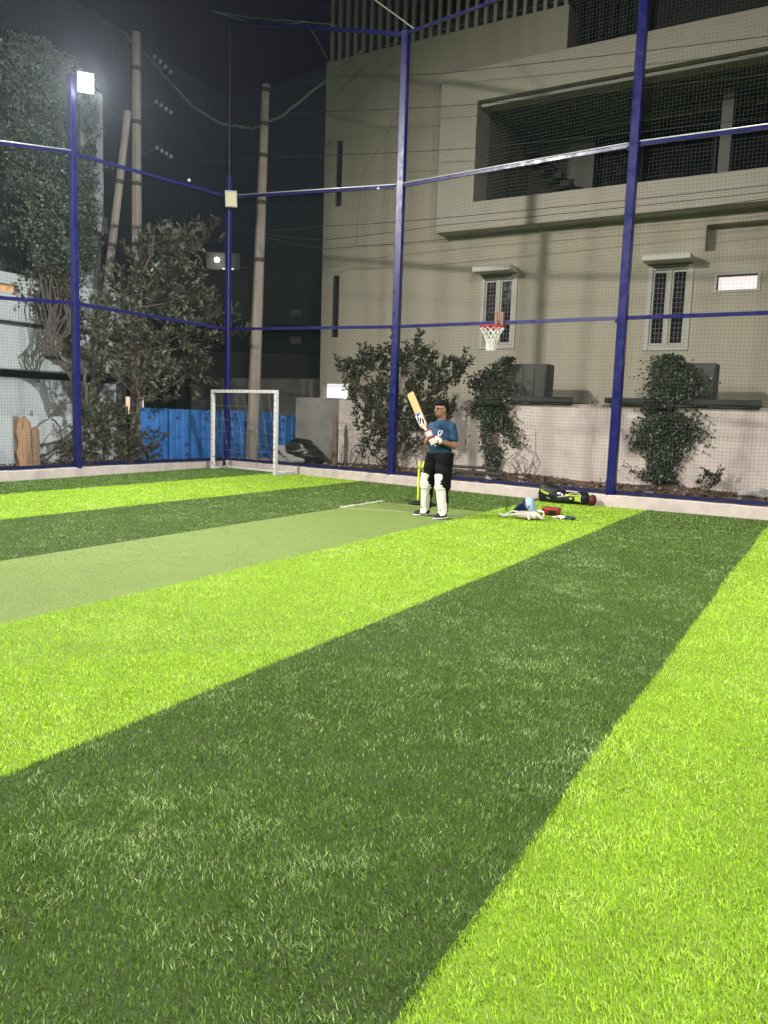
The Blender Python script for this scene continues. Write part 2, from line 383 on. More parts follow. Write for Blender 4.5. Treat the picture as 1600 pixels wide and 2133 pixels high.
# ------------------------------------------------------------------ net fences
POST_R = [(-3.0, 13.62), (3.35, 13.62), (8.2, 14.40), (13.55, 15.22)]    # Y, X
def net_lines(poly, zlo, zhi, s=.06, r=.0016, seed=1, off=(0, 0)):
    """square mesh of thin twine over a polyline of plan points; zlo, zhi per point"""
    poly = np.array(poly, float)+np.array(off); seg = np.linalg.norm(np.diff(poly, axis=0), axis=1); cum = np.concatenate([[0], np.cumsum(seg)]); Lt = cum[-1]
    def P(t, u):
        x = np.interp(t, cum, poly[:,0]); y = np.interp(t, cum, poly[:,1]); a = np.interp(t, cum, zlo); b = np.interp(t, cum, zhi)
        z = a+(b-a)*u
        w = .025*np.sin(1.7*t+seed)*np.sin(2.3*z+t)+.012*np.sin(4.1*z-2*t)
        n = np.array([-(poly[-1]-poly[0])[1], (poly[-1]-poly[0])[0]])/np.linalg.norm(poly[-1]-poly[0])
        dz = -.02*np.abs(np.sin(3.0*t+.3*z))
        return np.stack([x+n[0]*w, y+n[1]*w, z+dz+.012*np.sin(2.1*t+1.3*z)], -1)
    lines = []
    tt = np.linspace(0, Lt, int(Lt/.5)+2); uu = np.linspace(0, 1, 18)
    hmax = max(np.array(zhi)-np.array(zlo))
    for k in range(int(hmax/s)+1):
        lines.append(P(tt, np.full_like(tt, k*s/hmax)))
    for k in range(int(Lt/s)+1):
        lines.append(P(np.full_like(uu, k*s), uu))
    V = []; T = []; base = 0
    for ln in lines:
        n = len(ln); d = np.gradient(ln, axis=0); d /= np.linalg.norm(d, axis=1, keepdims=True)
        ref = np.array([0, 0, 1.]) if abs(d[0, 2]) < .7 else np.array([1., .3, 0])
        a = np.cross(d, ref); a /= np.linalg.norm(a, axis=1, keepdims=True); b = np.cross(a, d)
        for k in range(3):
            t = 2.0944*k; V.append(ln+r*(math.cos(t)*a+math.sin(t)*b))
        i = np.arange(n-1)
        for k in range(3):
            p = base+k*n+i; q = base+((k+1) % 3)*n+i
            T.append(np.stack([p, p+1, q+1, q], 1))
        base += 3*n
    return fastmesh(np.concatenate(V), np.zeros((0, 3), int), np.concatenate(T))
def post(parent, x, y, z0, z1, w, m=None, rot=0.0, name='post'):
    a = Acc(); a.bbox((-w/2,-w/2,z0), (w/2,w/2,z1), .012); a.bbox((-w/2-.004,-w/2-.004,z1), (w/2+.004,w/2+.004,z1+.012), .004)
    c, s = math.cos(rot), math.sin(rot)
    a.v = [(x+p[0]*c-p[1]*s, y+p[0]*s+p[1]*c, p[2]) for p in a.v]
    return a.build(name, m or M['blue'], parent)
def bracket(parent, p, size=.05):
    a = Acc(); a.bbox(np.array(p)-size/2*np.array((1.2,1.2,1.6)), np.array(p)+size/2*np.array((1.2,1.2,1.6)), .006); return a.build('bracket', M['blue'], parent)

M['rail_glint'] = mat('rail_highlight_white', (.66,.66,.68), .35, .1, 20, metal=.3)  # white for the upper rails' highlight, modelled as a thin strip
FE = thing('net_fence', 'tall blue post and rail net fence along the end behind the batter', 'fence', (13.62, 3.35, .2))
tops = [9.1, 9.1, 9.08, 7.18]; ws = [.15, .15, .145, .125]
mid = [3.22, 3.21, 3.29, 3.47]; up = [5.95, 6.01, 6.115, 6.66]
for i, (y, x) in enumerate(POST_R):
    post(FE, x, y, .16, tops[i], ws[i])
for i in range(3):
    (ya, xa), (yb, xb) = POST_R[i], POST_R[i+1]
    d = np.array([xb-xa, yb-ya]); d /= np.linalg.norm(d); wa, wb = ws[i]/2+.004, ws[i+1]/2+.004
    pa = np.array([xa, ya])+d*wa; pb = np.array([xb, yb])-d*wb
    for zs, h in ((mid, .062), (up, .07)):
        a = Acc(); a.bar((*pa, zs[i]), (*pb, zs[i+1]), .05, h); a.build('rail', M['blue'], FE)
        if h == .07:
            pp = Acc(); pp.tube([(*(pa-np.array([.034,0])), zs[i]+.032), (*(pb-np.array([.034,0])), zs[i+1]+.032)], .012, 8); pp.build('rail_highlight', M['rail_glint'], FE, True)  # pale strip added in place of the rail's highlight
        bracket(FE, (xa-.02+d[0]*wa, ya+d[1]*wa+.02, zs[i]-.05), .04)
    zb = [.26, .25, .245, .215]
    a = Acc(); a.bar((*pa, zb[i]), (*pb, zb[i+1]), .05, .06); a.build('base_rail', M['blue_dark'], FE)
a = Acc(); a.bar((14.40,8.28,9.03), (15.20,13.52,10.70), .06, .07); a.build('head_rail', M['blue'], FE)
a = Acc(); a.bar((14.39,8.12,9.03), (13.63,3.43,9.05), .05, .05); a.build('head_rail', M['blue'], FE)
a = Acc(); a.tube([(15.22,13.55,7.1),(15.22,13.55,10.72)], .022, 6); a.build('mast', M['iron_dark'], FE)
me = net_lines([(x, y) for y, x in POST_R], [.22]*4, [9.0, 9.0, 9.0, 9.0], seed=1, off=(.095, 0))
me.transform(Matrix.Translation((-13.62, -3.35, -.2))); o = link('net', me, M['net'], FE); tag(o, kind='stuff')

FL = thing('net_fence', 'tall blue post and rail net fence along the left side under the lit floodlight', 'fence', (10.55, 13.40, .2))
LP = [(-2.0, 13.07, 10.0), (.5, 13.09, 9.8), (3.0, 13.12, 10.0), (10.55, 13.40, 7.75)]
for (x, y, zt) in LP: post(FL, x, y, .16, zt, .13)
lm_ = [2.75, 2.8, 2.86, 3.46, 3.47]; lu_ = [4.6, 4.75, 4.87, 6.32, 6.66]; PL = [(p[0], p[1]) for p in LP]+[(15.22, 13.55)]
for i in range(4):
    pa, pb = np.array(PL[i]), np.array(PL[i+1]); d = (pb-pa)/np.linalg.norm(pb-pa); pa = pa+d*.07; pb = pb-d*.07
    for zs, h in ((lm_, .065), (lu_, .065)):
        a = Acc(); a.bar((*pa, zs[i]), (*pb, zs[i+1]), .05, h); a.build('rail', M['blue'], FL)
        if zs is lu_ and i < 3:
            pp = Acc(); pp.tube([(*(pa-np.array([0,.034])), zs[i]+.03), (*(pb-np.array([0,.034])), zs[i+1]+.03)], .012, 8); pp.build('rail_highlight', M['rail_glint'], FL, True)  # same added highlight strip on the side fence
    a = Acc(); a.bar((*pa, .25), (*pb, .235 if i < 3 else .215), .05, .06); a.build('base_rail', M['blue_dark'], FL)
me = net_lines(PL, [.22]*5, [9.6, 9.6, 9.4, 9.2, 9.0], seed=4, off=(0, .085))
me.transform(Matrix.Translation((-10.55, -13.40, -.2))); o = link('net', me, M['net'], FL); tag(o, kind='stuff')

FR = thing('net_fence', 'blue post and rail net fence along the near side, out of the picture', 'fence', (4.2, YR-.12, .2))
for x in (-3.0, .6, 4.2, 9.0): post(FR, x, YR-.12, .16, 10.0, .13)
for z in (.25, 3.2, 6.0):
    for xa, xb in ((-3.0,.6),(.6,4.2),(4.2,9.0)):
        a = Acc(); a.bar((xa+.07,YR-.12,z),(xb-.07,YR-.12,z), .05, .06); a.build('rail', M['blue'], FR)

# ------------------------------------------------------------------ floodlights
M['lamp_body'] = mat('lamp_housing', (.62,.62,.60), .4, .05, 10)
M['lamp_lit'] = mat('lit_led_lens', (.9,.9,.9), .3, emit=(.93,.96,1), estr=120)
M['lamp_off'] = mat('off_led_lens_glow', (.72,.66,.42), .35, .08, 30, emit=(1,.9,.6), estr=.12)  # faint emission added to the lens, though this lamp is off
M['dot'] = mat('dark_dot', (.05,.05,.05), .5)
def floodlight(label, pos, aim, lit=None, size=(.30, .36), postxy=None, group=None):
    pos = np.array(pos, float); d = np.array(aim, float)-pos; d /= np.linalg.norm(d)
    sx = np.cross(d, (0,0,1.)); sx /= np.linalg.norm(sx); uz = np.cross(sx, d)
    T = thing('floodlight', label, 'floodlight', tuple(pos), group=group)
    def slab(w, h, y0, y1, ox=0, oz=0):
        a = Acc(); a.bbox((-w/2+ox, y0, -h/2+oz), (w/2+ox, y1, h/2+oz), .008)
        a.v = [tuple(pos+sx*p[0]+d*p[1]+uz*p[2]) for p in a.v]; return a
    w, h = size
    slab(w, h, -.07, 0).build('housing', M['lamp_body'], T)
    fr = Acc()
    for a_ in (slab(w+.012, .028, .001, .012, 0, h/2-.012), slab(w+.012, .028, .001, .012, 0, -h/2+.012), slab(.028, h-.05, .001, .012, w/2-.012), slab(.028, h-.05, .001, .012, -w/2+.012)): fr.add(a_.v, a_.f)
    fr.build('frame', M['lamp_body'], T)
    slab(w-.055, h-.055, .002, .007).build('lens', M['lamp_lit'] if lit else M['lamp_off'], T)
    if not lit:
        for k in (-.07, -.05, -.015, 0, .015, .05, .07): slab(.012, .012, .0125, .015, k, -h/2+.012).build('marking', M['dot'], T)
    for k in range(5): slab(.012, h*.8, -.11, -.071, (k-2)*w*.2).build('cooling_fin', M['lamp_body'], T)
    if postxy is not None:
        a = Acc(); a.bar(pos-d*.09-uz*.02, (postxy[0], postxy[1], pos[2]-.04), .035, .035); a.build('arm', M['iron_dark'], T)
    if lit:
        ld = bpy.data.lights.new('flood_lamp', 'SPOT'); ld.energy = lit[0]; ld.color = lit[1]; ld.spot_size = math.radians(lit[2]); ld.spot_blend = 1.0
        ld.shadow_soft_size = .28
        lo = bpy.data.objects.new('flood_lamp', ld); col.objects.link(lo); lo.parent = T
        q = Vector(tuple(d)).to_track_quat('-Z', 'Y'); lo.rotation_euler = q.to_euler(); lo.location = tuple(d*.30)
    return T
FLAB = ['lit glaring floodlight on top of the left blue post', 'lit floodlight on the tall side post, left of the picture', 'lit floodlight on the near side post, right of the picture',
        'lit floodlight on the far left side post, behind the camera', 'lit floodlight on the near side post, behind the camera', 'added unseen floodlight on the near side post, brightening the left building']
FPOST = [(10.55, 13.33), (3.0, 13.10), (4.2, YR-.1), (-2.0, 13.07), (-3.0, YR-.1), (9.0, YR-.1)]
for k, (p, aim, w, tint, cone_) in enumerate(FLOODS): floodlight(FLAB[k], p, aim, (w, tint, cone_), postxy=FPOST[k], group='floodlights on the fence posts')
floodlight('unlit white framed floodlight on the corner post', (15.05, 13.33, 6.56), (4.0, 5.5, 1.8), None, (.28, .37), (15.2, 13.52), group='floodlights on the fence posts')

# ------------------------------------------------------------------ the pale house on the right
XF, XB = 18.5, 18.0
def pierced(X0, X1, y0, y1, z0, z1, holes):
    """front sheet at X0 with rectangular openings (y0,y1,z0,z1), reveals back to X1"""
    ys = sorted({y0, y1, *[h[0] for h in holes], *[h[1] for h in holes]}); zs = sorted({z0, z1, *[h[2] for h in holes], *[h[3] for h in holes]})
    a = Acc()
    for i in range(len(ys)-1):
        for j in range(len(zs)-1):
            yc, zc = (ys[i]+ys[i+1])/2, (zs[j]+zs[j+1])/2
            if any(h[0] < yc < h[1] and h[2] < zc < h[3] for h in holes): continue
            a.add([(X0,ys[i],zs[j]),(X0,ys[i],zs[j+1]),(X0,ys[i+1],zs[j+1]),(X0,ys[i+1],zs[j])], [(0,1,2,3)])
    for (p, q, r, s) in holes:
        a.add([(X0,p,r),(X1,p,r),(X1,p,s),(X0,p,s)], [(0,1,2,3)]); a.add([(X0,q,r),(X1,q,r),(X1,q,s),(X0,q,s)], [(3,2,1,0)])
        a.add([(X0,p,r),(X0,q,r),(X1,q,r),(X1,p,r)], [(0,1,2,3)]); a.add([(X0,p,s),(X0,q,s),(X1,q,s),(X1,p,s)], [(3,2,1,0)])
    return a
H = thing('house', 'large pale plaster house with wide balcony bay beyond the end fence', 'house', (XF, 6.0, 0))
SL = [(12.41, 12.62, 7.12, 8.85), (12.41, 12.63, 3.58, 5.27)]
W1 = (7.22, 8.05, 3.25, 4.92); W2 = (3.15, 3.99, 3.16, 4.90); LW = (1.80, 2.59, 4.36, 4.67); NI = (-3.0, 2.89, 5.20, 5.76)
a = pierced(XF, XF+.28, -7.0, 13.0, -.1, 9.70, SL+[W1, W2, LW, NI, (12.02, 12.96, 0.0, 2.31), (-6.0, 8.3, 6.60, 9.10)])
a.add([(XF,13,-.1),(XF+9,13,-.1),(XF+9,13,9.7),(XF,13,9.7)], [(3,2,1,0)])
a.add([(XF,-7,-.1),(XF+9,-7,-.1),(XF+9,-7,9.7),(XF,-7,9.7)], [(0,1,2,3)])
a.build('wall', M['wall_cream'], H)
a = Acc(); a.box((XF+.001, 6.25, 9.701), (XF+.72, 13.0, 10.95)); a.build('parapet', M['wall_cream'], H)
a = Acc(); a.box((XF+.73, -7.0, 9.55), (XF+8.9, 12.9, 9.70)); a.build('terrace', M['concrete_dark'], H)
a = Acc(); a.box((XF+1.2, -7.0, 9.702), (XF+1.4, 6.2, 10.25)); a.build('terrace_wall', M['wall_cream'], H)
a = Acc(); a.box((XF+3.2, -7.0, 9.703), (XF+3.4, 12.8, 13.6)); a.build('terrace_back_wall', M['dark'], H)
# the tall screen of slats on the parapet
for k in range(27):
    y = 12.92-.252*k
    a = Acc(); a.bbox((XF+.10, y-.045, 10.952), (XF+.19, y+.045, 13.6), .006); a.build('slat', M['bay'], H)
a = Acc(); a.box((XF+.20, 6.3, 11.15), (XF+.24, 12.96, 11.20)); a.build('slat_rail', M['concrete_dark'], H)
# balcony bay: a thick frame standing proud of the wall
a = pierced(XB, XF+.30, -6.6, 9.20, 6.02, 9.76, [(-6.0, 8.22, 6.67, 9.0)])
a.add([(XB,9.20,6.02),(XF,9.20,6.02),(XF,9.20,9.76),(XB,9.20,9.76)], [(3,2,1,0)]); a.add([(XB,-6.6,6.02),(XF,-6.6,6.02),(XF,-6.6,9.76),(XB,-6.6,9.76)], [(0,1,2,3)])
a.add([(XB,-6.6,6.02),(XB,9.2,6.02),(XF,9.2,6.02),(XF,-6.6,6.02)], [(0,1,2,3)]); a.add([(XB,-6.6,9.76),(XB,9.2,9.76),(XF+1.2,9.2,9.76),(XF+1.2,-6.6,9.76)], [(3,2,1,0)])
bay = a.build('balcony_bay', M['bay'], H)
a = Acc(); a.bbox((XB+.16, -6.0, 8.90), (XB+.20, 8.2, 8.97), .004); a.build('track', M['frame_white'], bay)
for y in (7.2, 6.1, 5.0, 3.4): 
    a = Acc(); a.bbox((XB+.15, y-.04, 8.972), (XB+.21, y+.04, 8.995), .003); a.build('track_clip', M['iron_dark'], bay)
for y in (8.4, 6.6, 4.4):
    a = Acc(); a.tube([(XB+.3, y, 6.005), (XB+.3, y, 6.019)], .03, 10); a.build('soffit_lamp', M['iron_dark'], bay)
# inside the balcony
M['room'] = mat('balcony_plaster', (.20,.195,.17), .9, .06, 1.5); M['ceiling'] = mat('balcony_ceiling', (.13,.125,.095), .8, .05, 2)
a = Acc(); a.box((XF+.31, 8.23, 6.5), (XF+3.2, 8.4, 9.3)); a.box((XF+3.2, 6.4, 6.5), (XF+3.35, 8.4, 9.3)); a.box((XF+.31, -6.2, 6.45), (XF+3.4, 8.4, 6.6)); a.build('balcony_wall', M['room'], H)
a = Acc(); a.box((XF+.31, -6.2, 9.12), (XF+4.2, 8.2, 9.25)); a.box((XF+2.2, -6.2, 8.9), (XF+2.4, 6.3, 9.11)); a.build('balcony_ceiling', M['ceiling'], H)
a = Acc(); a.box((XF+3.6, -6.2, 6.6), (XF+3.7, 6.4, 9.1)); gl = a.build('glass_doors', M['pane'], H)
for y in (-3.0, -.6, 1.5, 3.4, 5.2):
    a = Acc(); a.bbox((XF+3.54, y-.04, 6.6), (XF+3.598, y+.04, 9.1), .005); a.build('door_mullion', M['iron_dark'], gl)
a = Acc(); a.bbox((XF+1.5, 2.75, 6.6), (XF+1.75, 3.0, 9.1), .01); a.build('column', M['room'], H)
for k in range(7):
    a = Acc(); a.box((XF+2.6+.0, 8.1-.25*k-.26, 8.9-.24*k-.24), (XF+3.1, 8.1-.25*k, 8.9-.24*k-.10)); a.build('stair_step', M['dark'], H)
# slit windows with grilles
for (y0, y1, z0, z1) in SL:
    a = Acc(); a.box((XF+.07, y0, z0), (XF+.09, y1, z1)); w = a.build('window', M['pane'], H)
    a = Acc()
    for z in np.arange(z0+.12, z1, .14): a.box((XF+.04, y0, z-.003), (XF+.05, y1, z+.003))
    a.build('grille', M['iron_dark'], w)
M['canopy'] = mat('canopy_white', (.60,.58,.51), .8, .06, 6)
# two shuttered windows under canopies
def window(y0, y1, z0, z1):
    X = XF-.03; fw = .09; a = Acc(); mid = (y0+y1)/2
    for b in (((X,y0-.07,z0-.07),(X+.10,y0+.05,z1+.07)), ((X,y1-.05,z0-.07),(X+.10,y1+.07,z1+.07)), ((X,y0+.051,z1-.05),(X+.10,y1-.051,z1+.07)), ((X,y0+.051,z0-.07),(X+.10,y1-.051,z0+.05)), ((X+.005,mid-.045,z0+.051),(X+.10,mid+.045,z1-.051))): a.bbox(*b, .008)
    w = a.build('window', M['frame_white'], H)
    for (p, q) in ((y0+.05, mid-.045), (mid+.045, y1-.05)):
        s = Acc(); X2 = X+.03
        for b in (((X2,p+.003,z0+.055),(X2+.05,p+.04,z1-.055)), ((X2,q-.04,z0+.055),(X2+.05,q-.003,z1-.055)), ((X2,p+.041,z1-.10),(X2+.05,q-.041,z1-.055)), ((X2,p+.041,z0+.055),(X2+.05,q-.041,z0+.10))): s.bbox(*b, .005)
        s.build('sash', M['frame_white'], w)
        s = Acc(); s.box((X2+.045, p+.04, z0+.10), (X2+.0495, q-.04, z1-.10)); s.build('pane', M['pane'], w)
        s = Acc()
        for z in np.linspace(z0+.10, z1-.10, 15)[1:-1]: s.box((X2+.02, p+.04, z-.004), (X2+.026, q-.04, z+.004))
        for y in np.linspace(p+.04, q-.04, 4)[1:-1]: s.box((X2+.027, y-.004, z0+.10), (X2+.033, y+.004, z1-.10))
        s.build('grille', M['grille'], w)
    a = Acc(); a.bbox((XF-.5, y0-.06, z1+.09), (XF-.003, y1+.12, z1+.22), .012); a.build('canopy', M['canopy'], H)
window(*W1); window(*W2)
# the small lit ventilator window
M['lit'] = mat('lit_room_glass', (.5,.38,.36), .4, emit=(1.0,.84,.83), estr=.92, var=.05, vscale=8)
y0, y1, z0, z1 = LW
a = Acc()
for b in (((XF-.02,y0-.07,z0-.06),(XF+.06,y0,z1+.06)), ((XF-.02,y1,z0-.06),(XF+.06,y1+.07,z1+.06)), ((XF-.02,y0+.001,z1),(XF+.06,y1-.001,z1+.06)), ((XF-.02,y0+.001,z0-.06),(XF+.06,y1-.001,z0))): a.bbox(*b, .006)
w = a.build('window', M['frame_white'], H)
a = Acc(); a.box((XF+.12, y0, z0), (XF+.13, y1, z1)); a.build('pane', M['lit'], w)
a = Acc(); a.box((XF+.05, y0, z1-.025), (XF+.09, y1, z1)); a.box((XF+.05, y1-.02, z0), (XF+.09, y1, z1-.03)); a.build('louvre', M['grille'], w)
# niche back
a = Acc(); a.box((XF+.281, NI[0], NI[2]), (XF+.30, NI[1], NI[3])); a.build('niche_panel', M['wall_cream'], H)
# dark plinth window and the self-glowing passage wall at the left foot of the house
P = thing('passage_wall', 'low dark grey wall between the house and the hoarding', 'wall', (19.0, 14.5, 0))
a = Acc(); a.bbox((19.0, 13.03, -.1), (19.3, 18.5, 2.45), .02); a.build('wall', M['compound_grey'], P)
M['lit_white'] = mat('white_glow', (.85,.85,.85), .7, emit=(1,1,1), estr=.9)  # emission stands in for lamplight on the white passage wall
a = Acc(); a.box((18.82, 12.02, -.1), (18.84, 12.97, 2.30)); a.build('porch_glow_wall', M['lit_white'], H)  # white wall that glows by itself, no lamp behind it
a = Acc(); a.box((XF+.29, 12.02, 2.311), (18.9, 12.96, 2.33)); a.build('porch_ceiling', M['wall_cream'], H)

# ------------------------------------------------------------------ compound wall with planter boxes
XW = 16.6
CW = thing('compound_wall', 'low plastered boundary wall below the pale house, stained and vine grown', 'wall', (XW, 6, 0))
def rough_wall(name, X, y0, y1, z0, z1, th, m, parent):
    n = int((y1-y0)/.25); a = Acc(); r = random.Random(9); v = []; f = []
    for i in range(n+1):
        y = y0+(y1-y0)*i/n; zz = z1+r.uniform(-.008, .008)
        v += [(X+r.uniform(-.006,.006),y,z0),(X+r.uniform(-.006,.006),y,(z0+z1)/2),(X,y,zz-.02),(X+.02,y,zz),(X+th,y,zz),(X+th,y,z0)]
    for i in range(n):
        for k in range(5): f.append((i*6+k, i*6+k+1, (i+1)*6+k+1, (i+1)*6+k))
    f.append((5,4,3,2,1,0)); f.append(tuple(n*6+k for k in range(6)))
    return obj(name, v, f, m, parent)
rough_wall('wall', XW, -7, 11.05, -.1, 1.82, .2, M['compound'], CW)
rough_wall('grey_wall', XW+.05, 11.06, 12.45, -.1, 1.84, .2, M['compound_grey'], CW)
LB = [((5.75, 7.08), 'left'), ((2.25, 3.5), 'right')]
for (p, q), s in LB:
    T = thing('planter_box', 'dark grey concrete box on the wall, nearer the basketball hoop' if s == 'left' else 'dark grey concrete box on the wall, right of the tall blue post', 'planter', (17.0, (p+q)/2, 1.85), group='boxes on the boundary wall')
    a = Acc(); n = 5 if s == 'left' else 4
    a.bbox((16.95, p, 1.86), (17.45, q, 2.70), .015); bx = a.build('box', M['concrete_dark'], T)
    for k in range(n):
        y = p+(q-p)*(k+.5)/n; w = (q-p)/n
        b = Acc(); b.bbox((16.925, y-w*.40, 1.95), (16.949, y+w*.40, 2.62), .008); b.build('panel', M['concrete_dark'], bx)
for (p, q, lb) in ((4.97, 7.2, 'dark iron ledge on the wall under the left concrete box'), (1.33, 4.3, 'dark iron ledge on the wall under the right concrete box')):
    T = thing('ledge', lb, 'ledge', (16.5, (p+q)/2, 1.83), group='iron ledges on the boundary wall')
    a = Acc(); a.bbox((16.42, p, 1.845), (17.5, q, 1.858), .004); a.build('plate', M['iron_dark'], T)
    a = Acc(); a.bbox((16.42, p, 1.859), (16.45, q, 1.96), .004); a.build('lip', M['iron_dark'], T)

# ------------------------------------------------------------------ pale grey building on the left
G = thing('apartment_block', 'pale grey banded building on the left, overgrown with creeper', 'building', (12, 17, 0))
YL = 17.0
a = Acc(); a.box((5.0, YL+.25, -.1), (15.2, YL+6, 2.06)); a.build('lower_wall', M['left_wall'], G)
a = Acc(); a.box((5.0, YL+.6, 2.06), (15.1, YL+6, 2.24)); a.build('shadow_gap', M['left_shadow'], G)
a = Acc(); a.bbox((5.0, YL, 2.24), (15.2, YL+6, 3.26), .02); a.build('lower_band', M['left_wall'], G)
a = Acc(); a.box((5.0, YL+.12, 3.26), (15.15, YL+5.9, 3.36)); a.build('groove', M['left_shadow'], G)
a = Acc(); a.bbox((5.0, YL+.02, 3.36), (15.2, YL+6, 4.02), .02); a.bbox((11.86, YL+.02, 4.021), (15.2, YL+6, 4.46), .02); a.box((5.0, YL+.02, 4.20), (11.855, YL+6, 4.46)); a.build('upper_band', M['left_wall'], G)
M['warm'] = mat('lit_warm_window', (.5,.3,.15), .5, emit=(1,.55,.25), estr=.35, var=.5, vscale=3)
a = Acc(); a.box((5.0, YL+.15, 4.03), (11.80, YL+.17, 4.19)); a.build('slit_window', M['warm'], G)
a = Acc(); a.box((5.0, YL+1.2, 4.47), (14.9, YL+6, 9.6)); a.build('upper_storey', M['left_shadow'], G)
a = Acc(); a.bbox((5.0, YL+.05, 7.6), (11.2, YL+6, 9.7), .02); a.bbox((5.0, YL+.5, 4.47), (11.6, YL+1.19, 7.59), .02); a.build('upper_wall', M['left_wall'], G)
M['pier'] = mat('grey_pier_paint', (.30,.315,.31), .8, .12, 2, .1, 100)
a = Acc(); a.bbox((13.72, YL+.1, 6.35), (14.42, YL+1.19, 9.4), .02); a.bbox((13.65, YL+.2, 4.47), (14.40, YL+1.19, 5.9), .02); a.build('pier', M['pier'], G)
a = Acc(); a.bbox((13.30, YL+.04, 5.91), (14.5, YL+1.19, 6.34), .02); a.build('pier_band', M['pier'], G)
a = Acc(); a.box((10.0, YL+.22, .2), (11.35, YL+.245, 2.05)); a.build('doorway', M['left_shadow'], G)  # flat dark sheet, its colour carries the shade of the recess
# boundary wall in front of it
BW = thing('compound_wall', 'low whitewashed boundary wall behind the cut wood slab', 'wall', (11, 15.7, 0))
a = Acc(); a.bbox((4.0, 15.7, -.1), (12.2, 15.9, 1.17), .02); a.bbox((12.21, 15.72, -.1), (13.6, 15.88, .95), .02); a.build('wall', M['left_wall'], BW)
# lit street scene and railing seen through the gap
ST = thing('shop_front', 'small warm lit shop front glimpsed behind the tree trunk', 'shop', tuple(deep(250, 850, 34)*np.array((1,1,0))))
M['shop'] = mat('lit_shop', (.6,.4,.3), .6, emit=(1,.72,.5), estr=1.1, var=.5, vscale=1.6)
def facing(x0, x1, y0, y1, d, name, m, parent, th=.3):
    """wall facing the field at distance d, spanning picture columns x0..x1 and rows y0..y1"""
    p, q = deep(x0, y1, d), deep(x1, y1, d); h0, h1 = deep(x0, y0, d), deep(x1, y0, d)
    z0 = (p[2]+q[2])/2; z1 = (h0[2]+h1[2])/2; n = np.array([.865, .502]); v = []
    for (x, y) in ((p[0], p[1]), (q[0], q[1])):
        for (k, z) in ((0, z0), (0, z1), (th, z1), (th, z0)): v.append((x+n[0]*k, y+n[1]*k, z))
    return obj(name, v, [(0,1,5,4),(1,2,6,5),(2,3,7,6),(3,0,4,7),(3,2,1,0),(4,5,6,7)], m, parent)
facing(222, 285, 826, 862, 34, 'lit_front', M['shop'], ST)
facing(285, 330, 828, 856, 34.2, 'side_front', M['lit_white'], ST)
for k in range(7): facing(240+k*5, 242+k*5, 850, 890, 33, 'baluster', M['iron_dark'], ST, .03)

# ------------------------------------------------------------------ dark house far behind the corner
D = 31.0
F = thing('far_house', 'dim grey two storey house far behind the corner post', 'house', tuple(deep(500, 880, D)*np.array((1,1,0))))
facing(300, 700, 565, 672, D, 'upper_wall', M['mid_wall'], F, 5)
facing(300, 700, 672, 735, D+.9, 'upper_recess', M['mid_dark'], F, 3)
facing(300, 700, 735, 790, D, 'balcony_wall', M['mid_wall'], F, 1.5)
facing(300, 700, 790, 900, D+1.2, 'lower_recess', M['mid_dark'], F, 3)
facing(385, 430, 525, 565, D+1.5, 'roof_room', M['mid_dark'], F, 2)
facing(430, 500, 527, 565, D+1.0, 'roof_room', M['mid_wall'], F, 2)
for x in (368, 445, 610): facing(x, x+14, 790, 880, D+.3, 'pillar', M['mid_wall'], F, .4)
M['panel'] = mat('ac_panel', (.30,.30,.29), .6)
for x0, x1, y0, y1 in ((459, 476, 705, 717), (605, 628, 702, 716), (605, 628, 645, 657)): facing(x0, x1, y0, y1, D-.15, 'air_conditioner', M['panel'], F, .12)
M['bulb'] = mat('lit_bulb', (1,1,1), .3, emit=(1,.97,.9), estr=30)
c = deep(452, 541, D+.6)
WL = thing('wall_lamp', 'small lit wall lamp on the roof room of the far house', 'lamp', tuple(c))
a = Acc(); a.tube([c+np.array((0,0,-.09)), c+np.array((0,0,-.04)), c+np.array((0,0,.04)), c+np.array((0,0,.09))], [.03,.10,.10,.03], 10); a.build('bulb', M['bulb'], WL)
a = Acc(); a.bar(c, c+np.array((.3,.2,.05)), .03); a.build('bracket', M['iron_dark'], WL)
ld = bpy.data.lights.new('bulb_light', 'POINT'); ld.energy = 7; ld.color = (1,.96,.88); ld.shadow_soft_size = .1
lo = bpy.data.objects.new('bulb_light', ld); col.objects.link(lo); lo.parent = WL; lo.location = (-.15, -.1, 0)
for k, (x, y, nm_) in enumerate(((475, 560, 'left'), (505, 557, 'right'))):
    c = deep(x, y, D-.05); a = Acc(); a.bar(c-np.array((.12,-.2,0)), c+np.array((.12,-.2,0)), .05, .06); a.build('parapet_lamp', M['lit_white'] if k == 0 else M['panel'], F)
c = deep(394, 375, 55); a = Acc(); a.bbox(c-.08, c+.08, .02); a.v = [tuple(np.array(p)) for p in a.v]
o = a.build('distant_lamp', M['lit_white']); tag(o, 'tiny white light high in the dark sky', 'lamp')
a = Acc(); p0 = deep(394, 378, 55); a.tube([p0, np.array((p0[0], p0[1], -.05))], .05, 6); a.build('mast', M['mid_dark'], o)

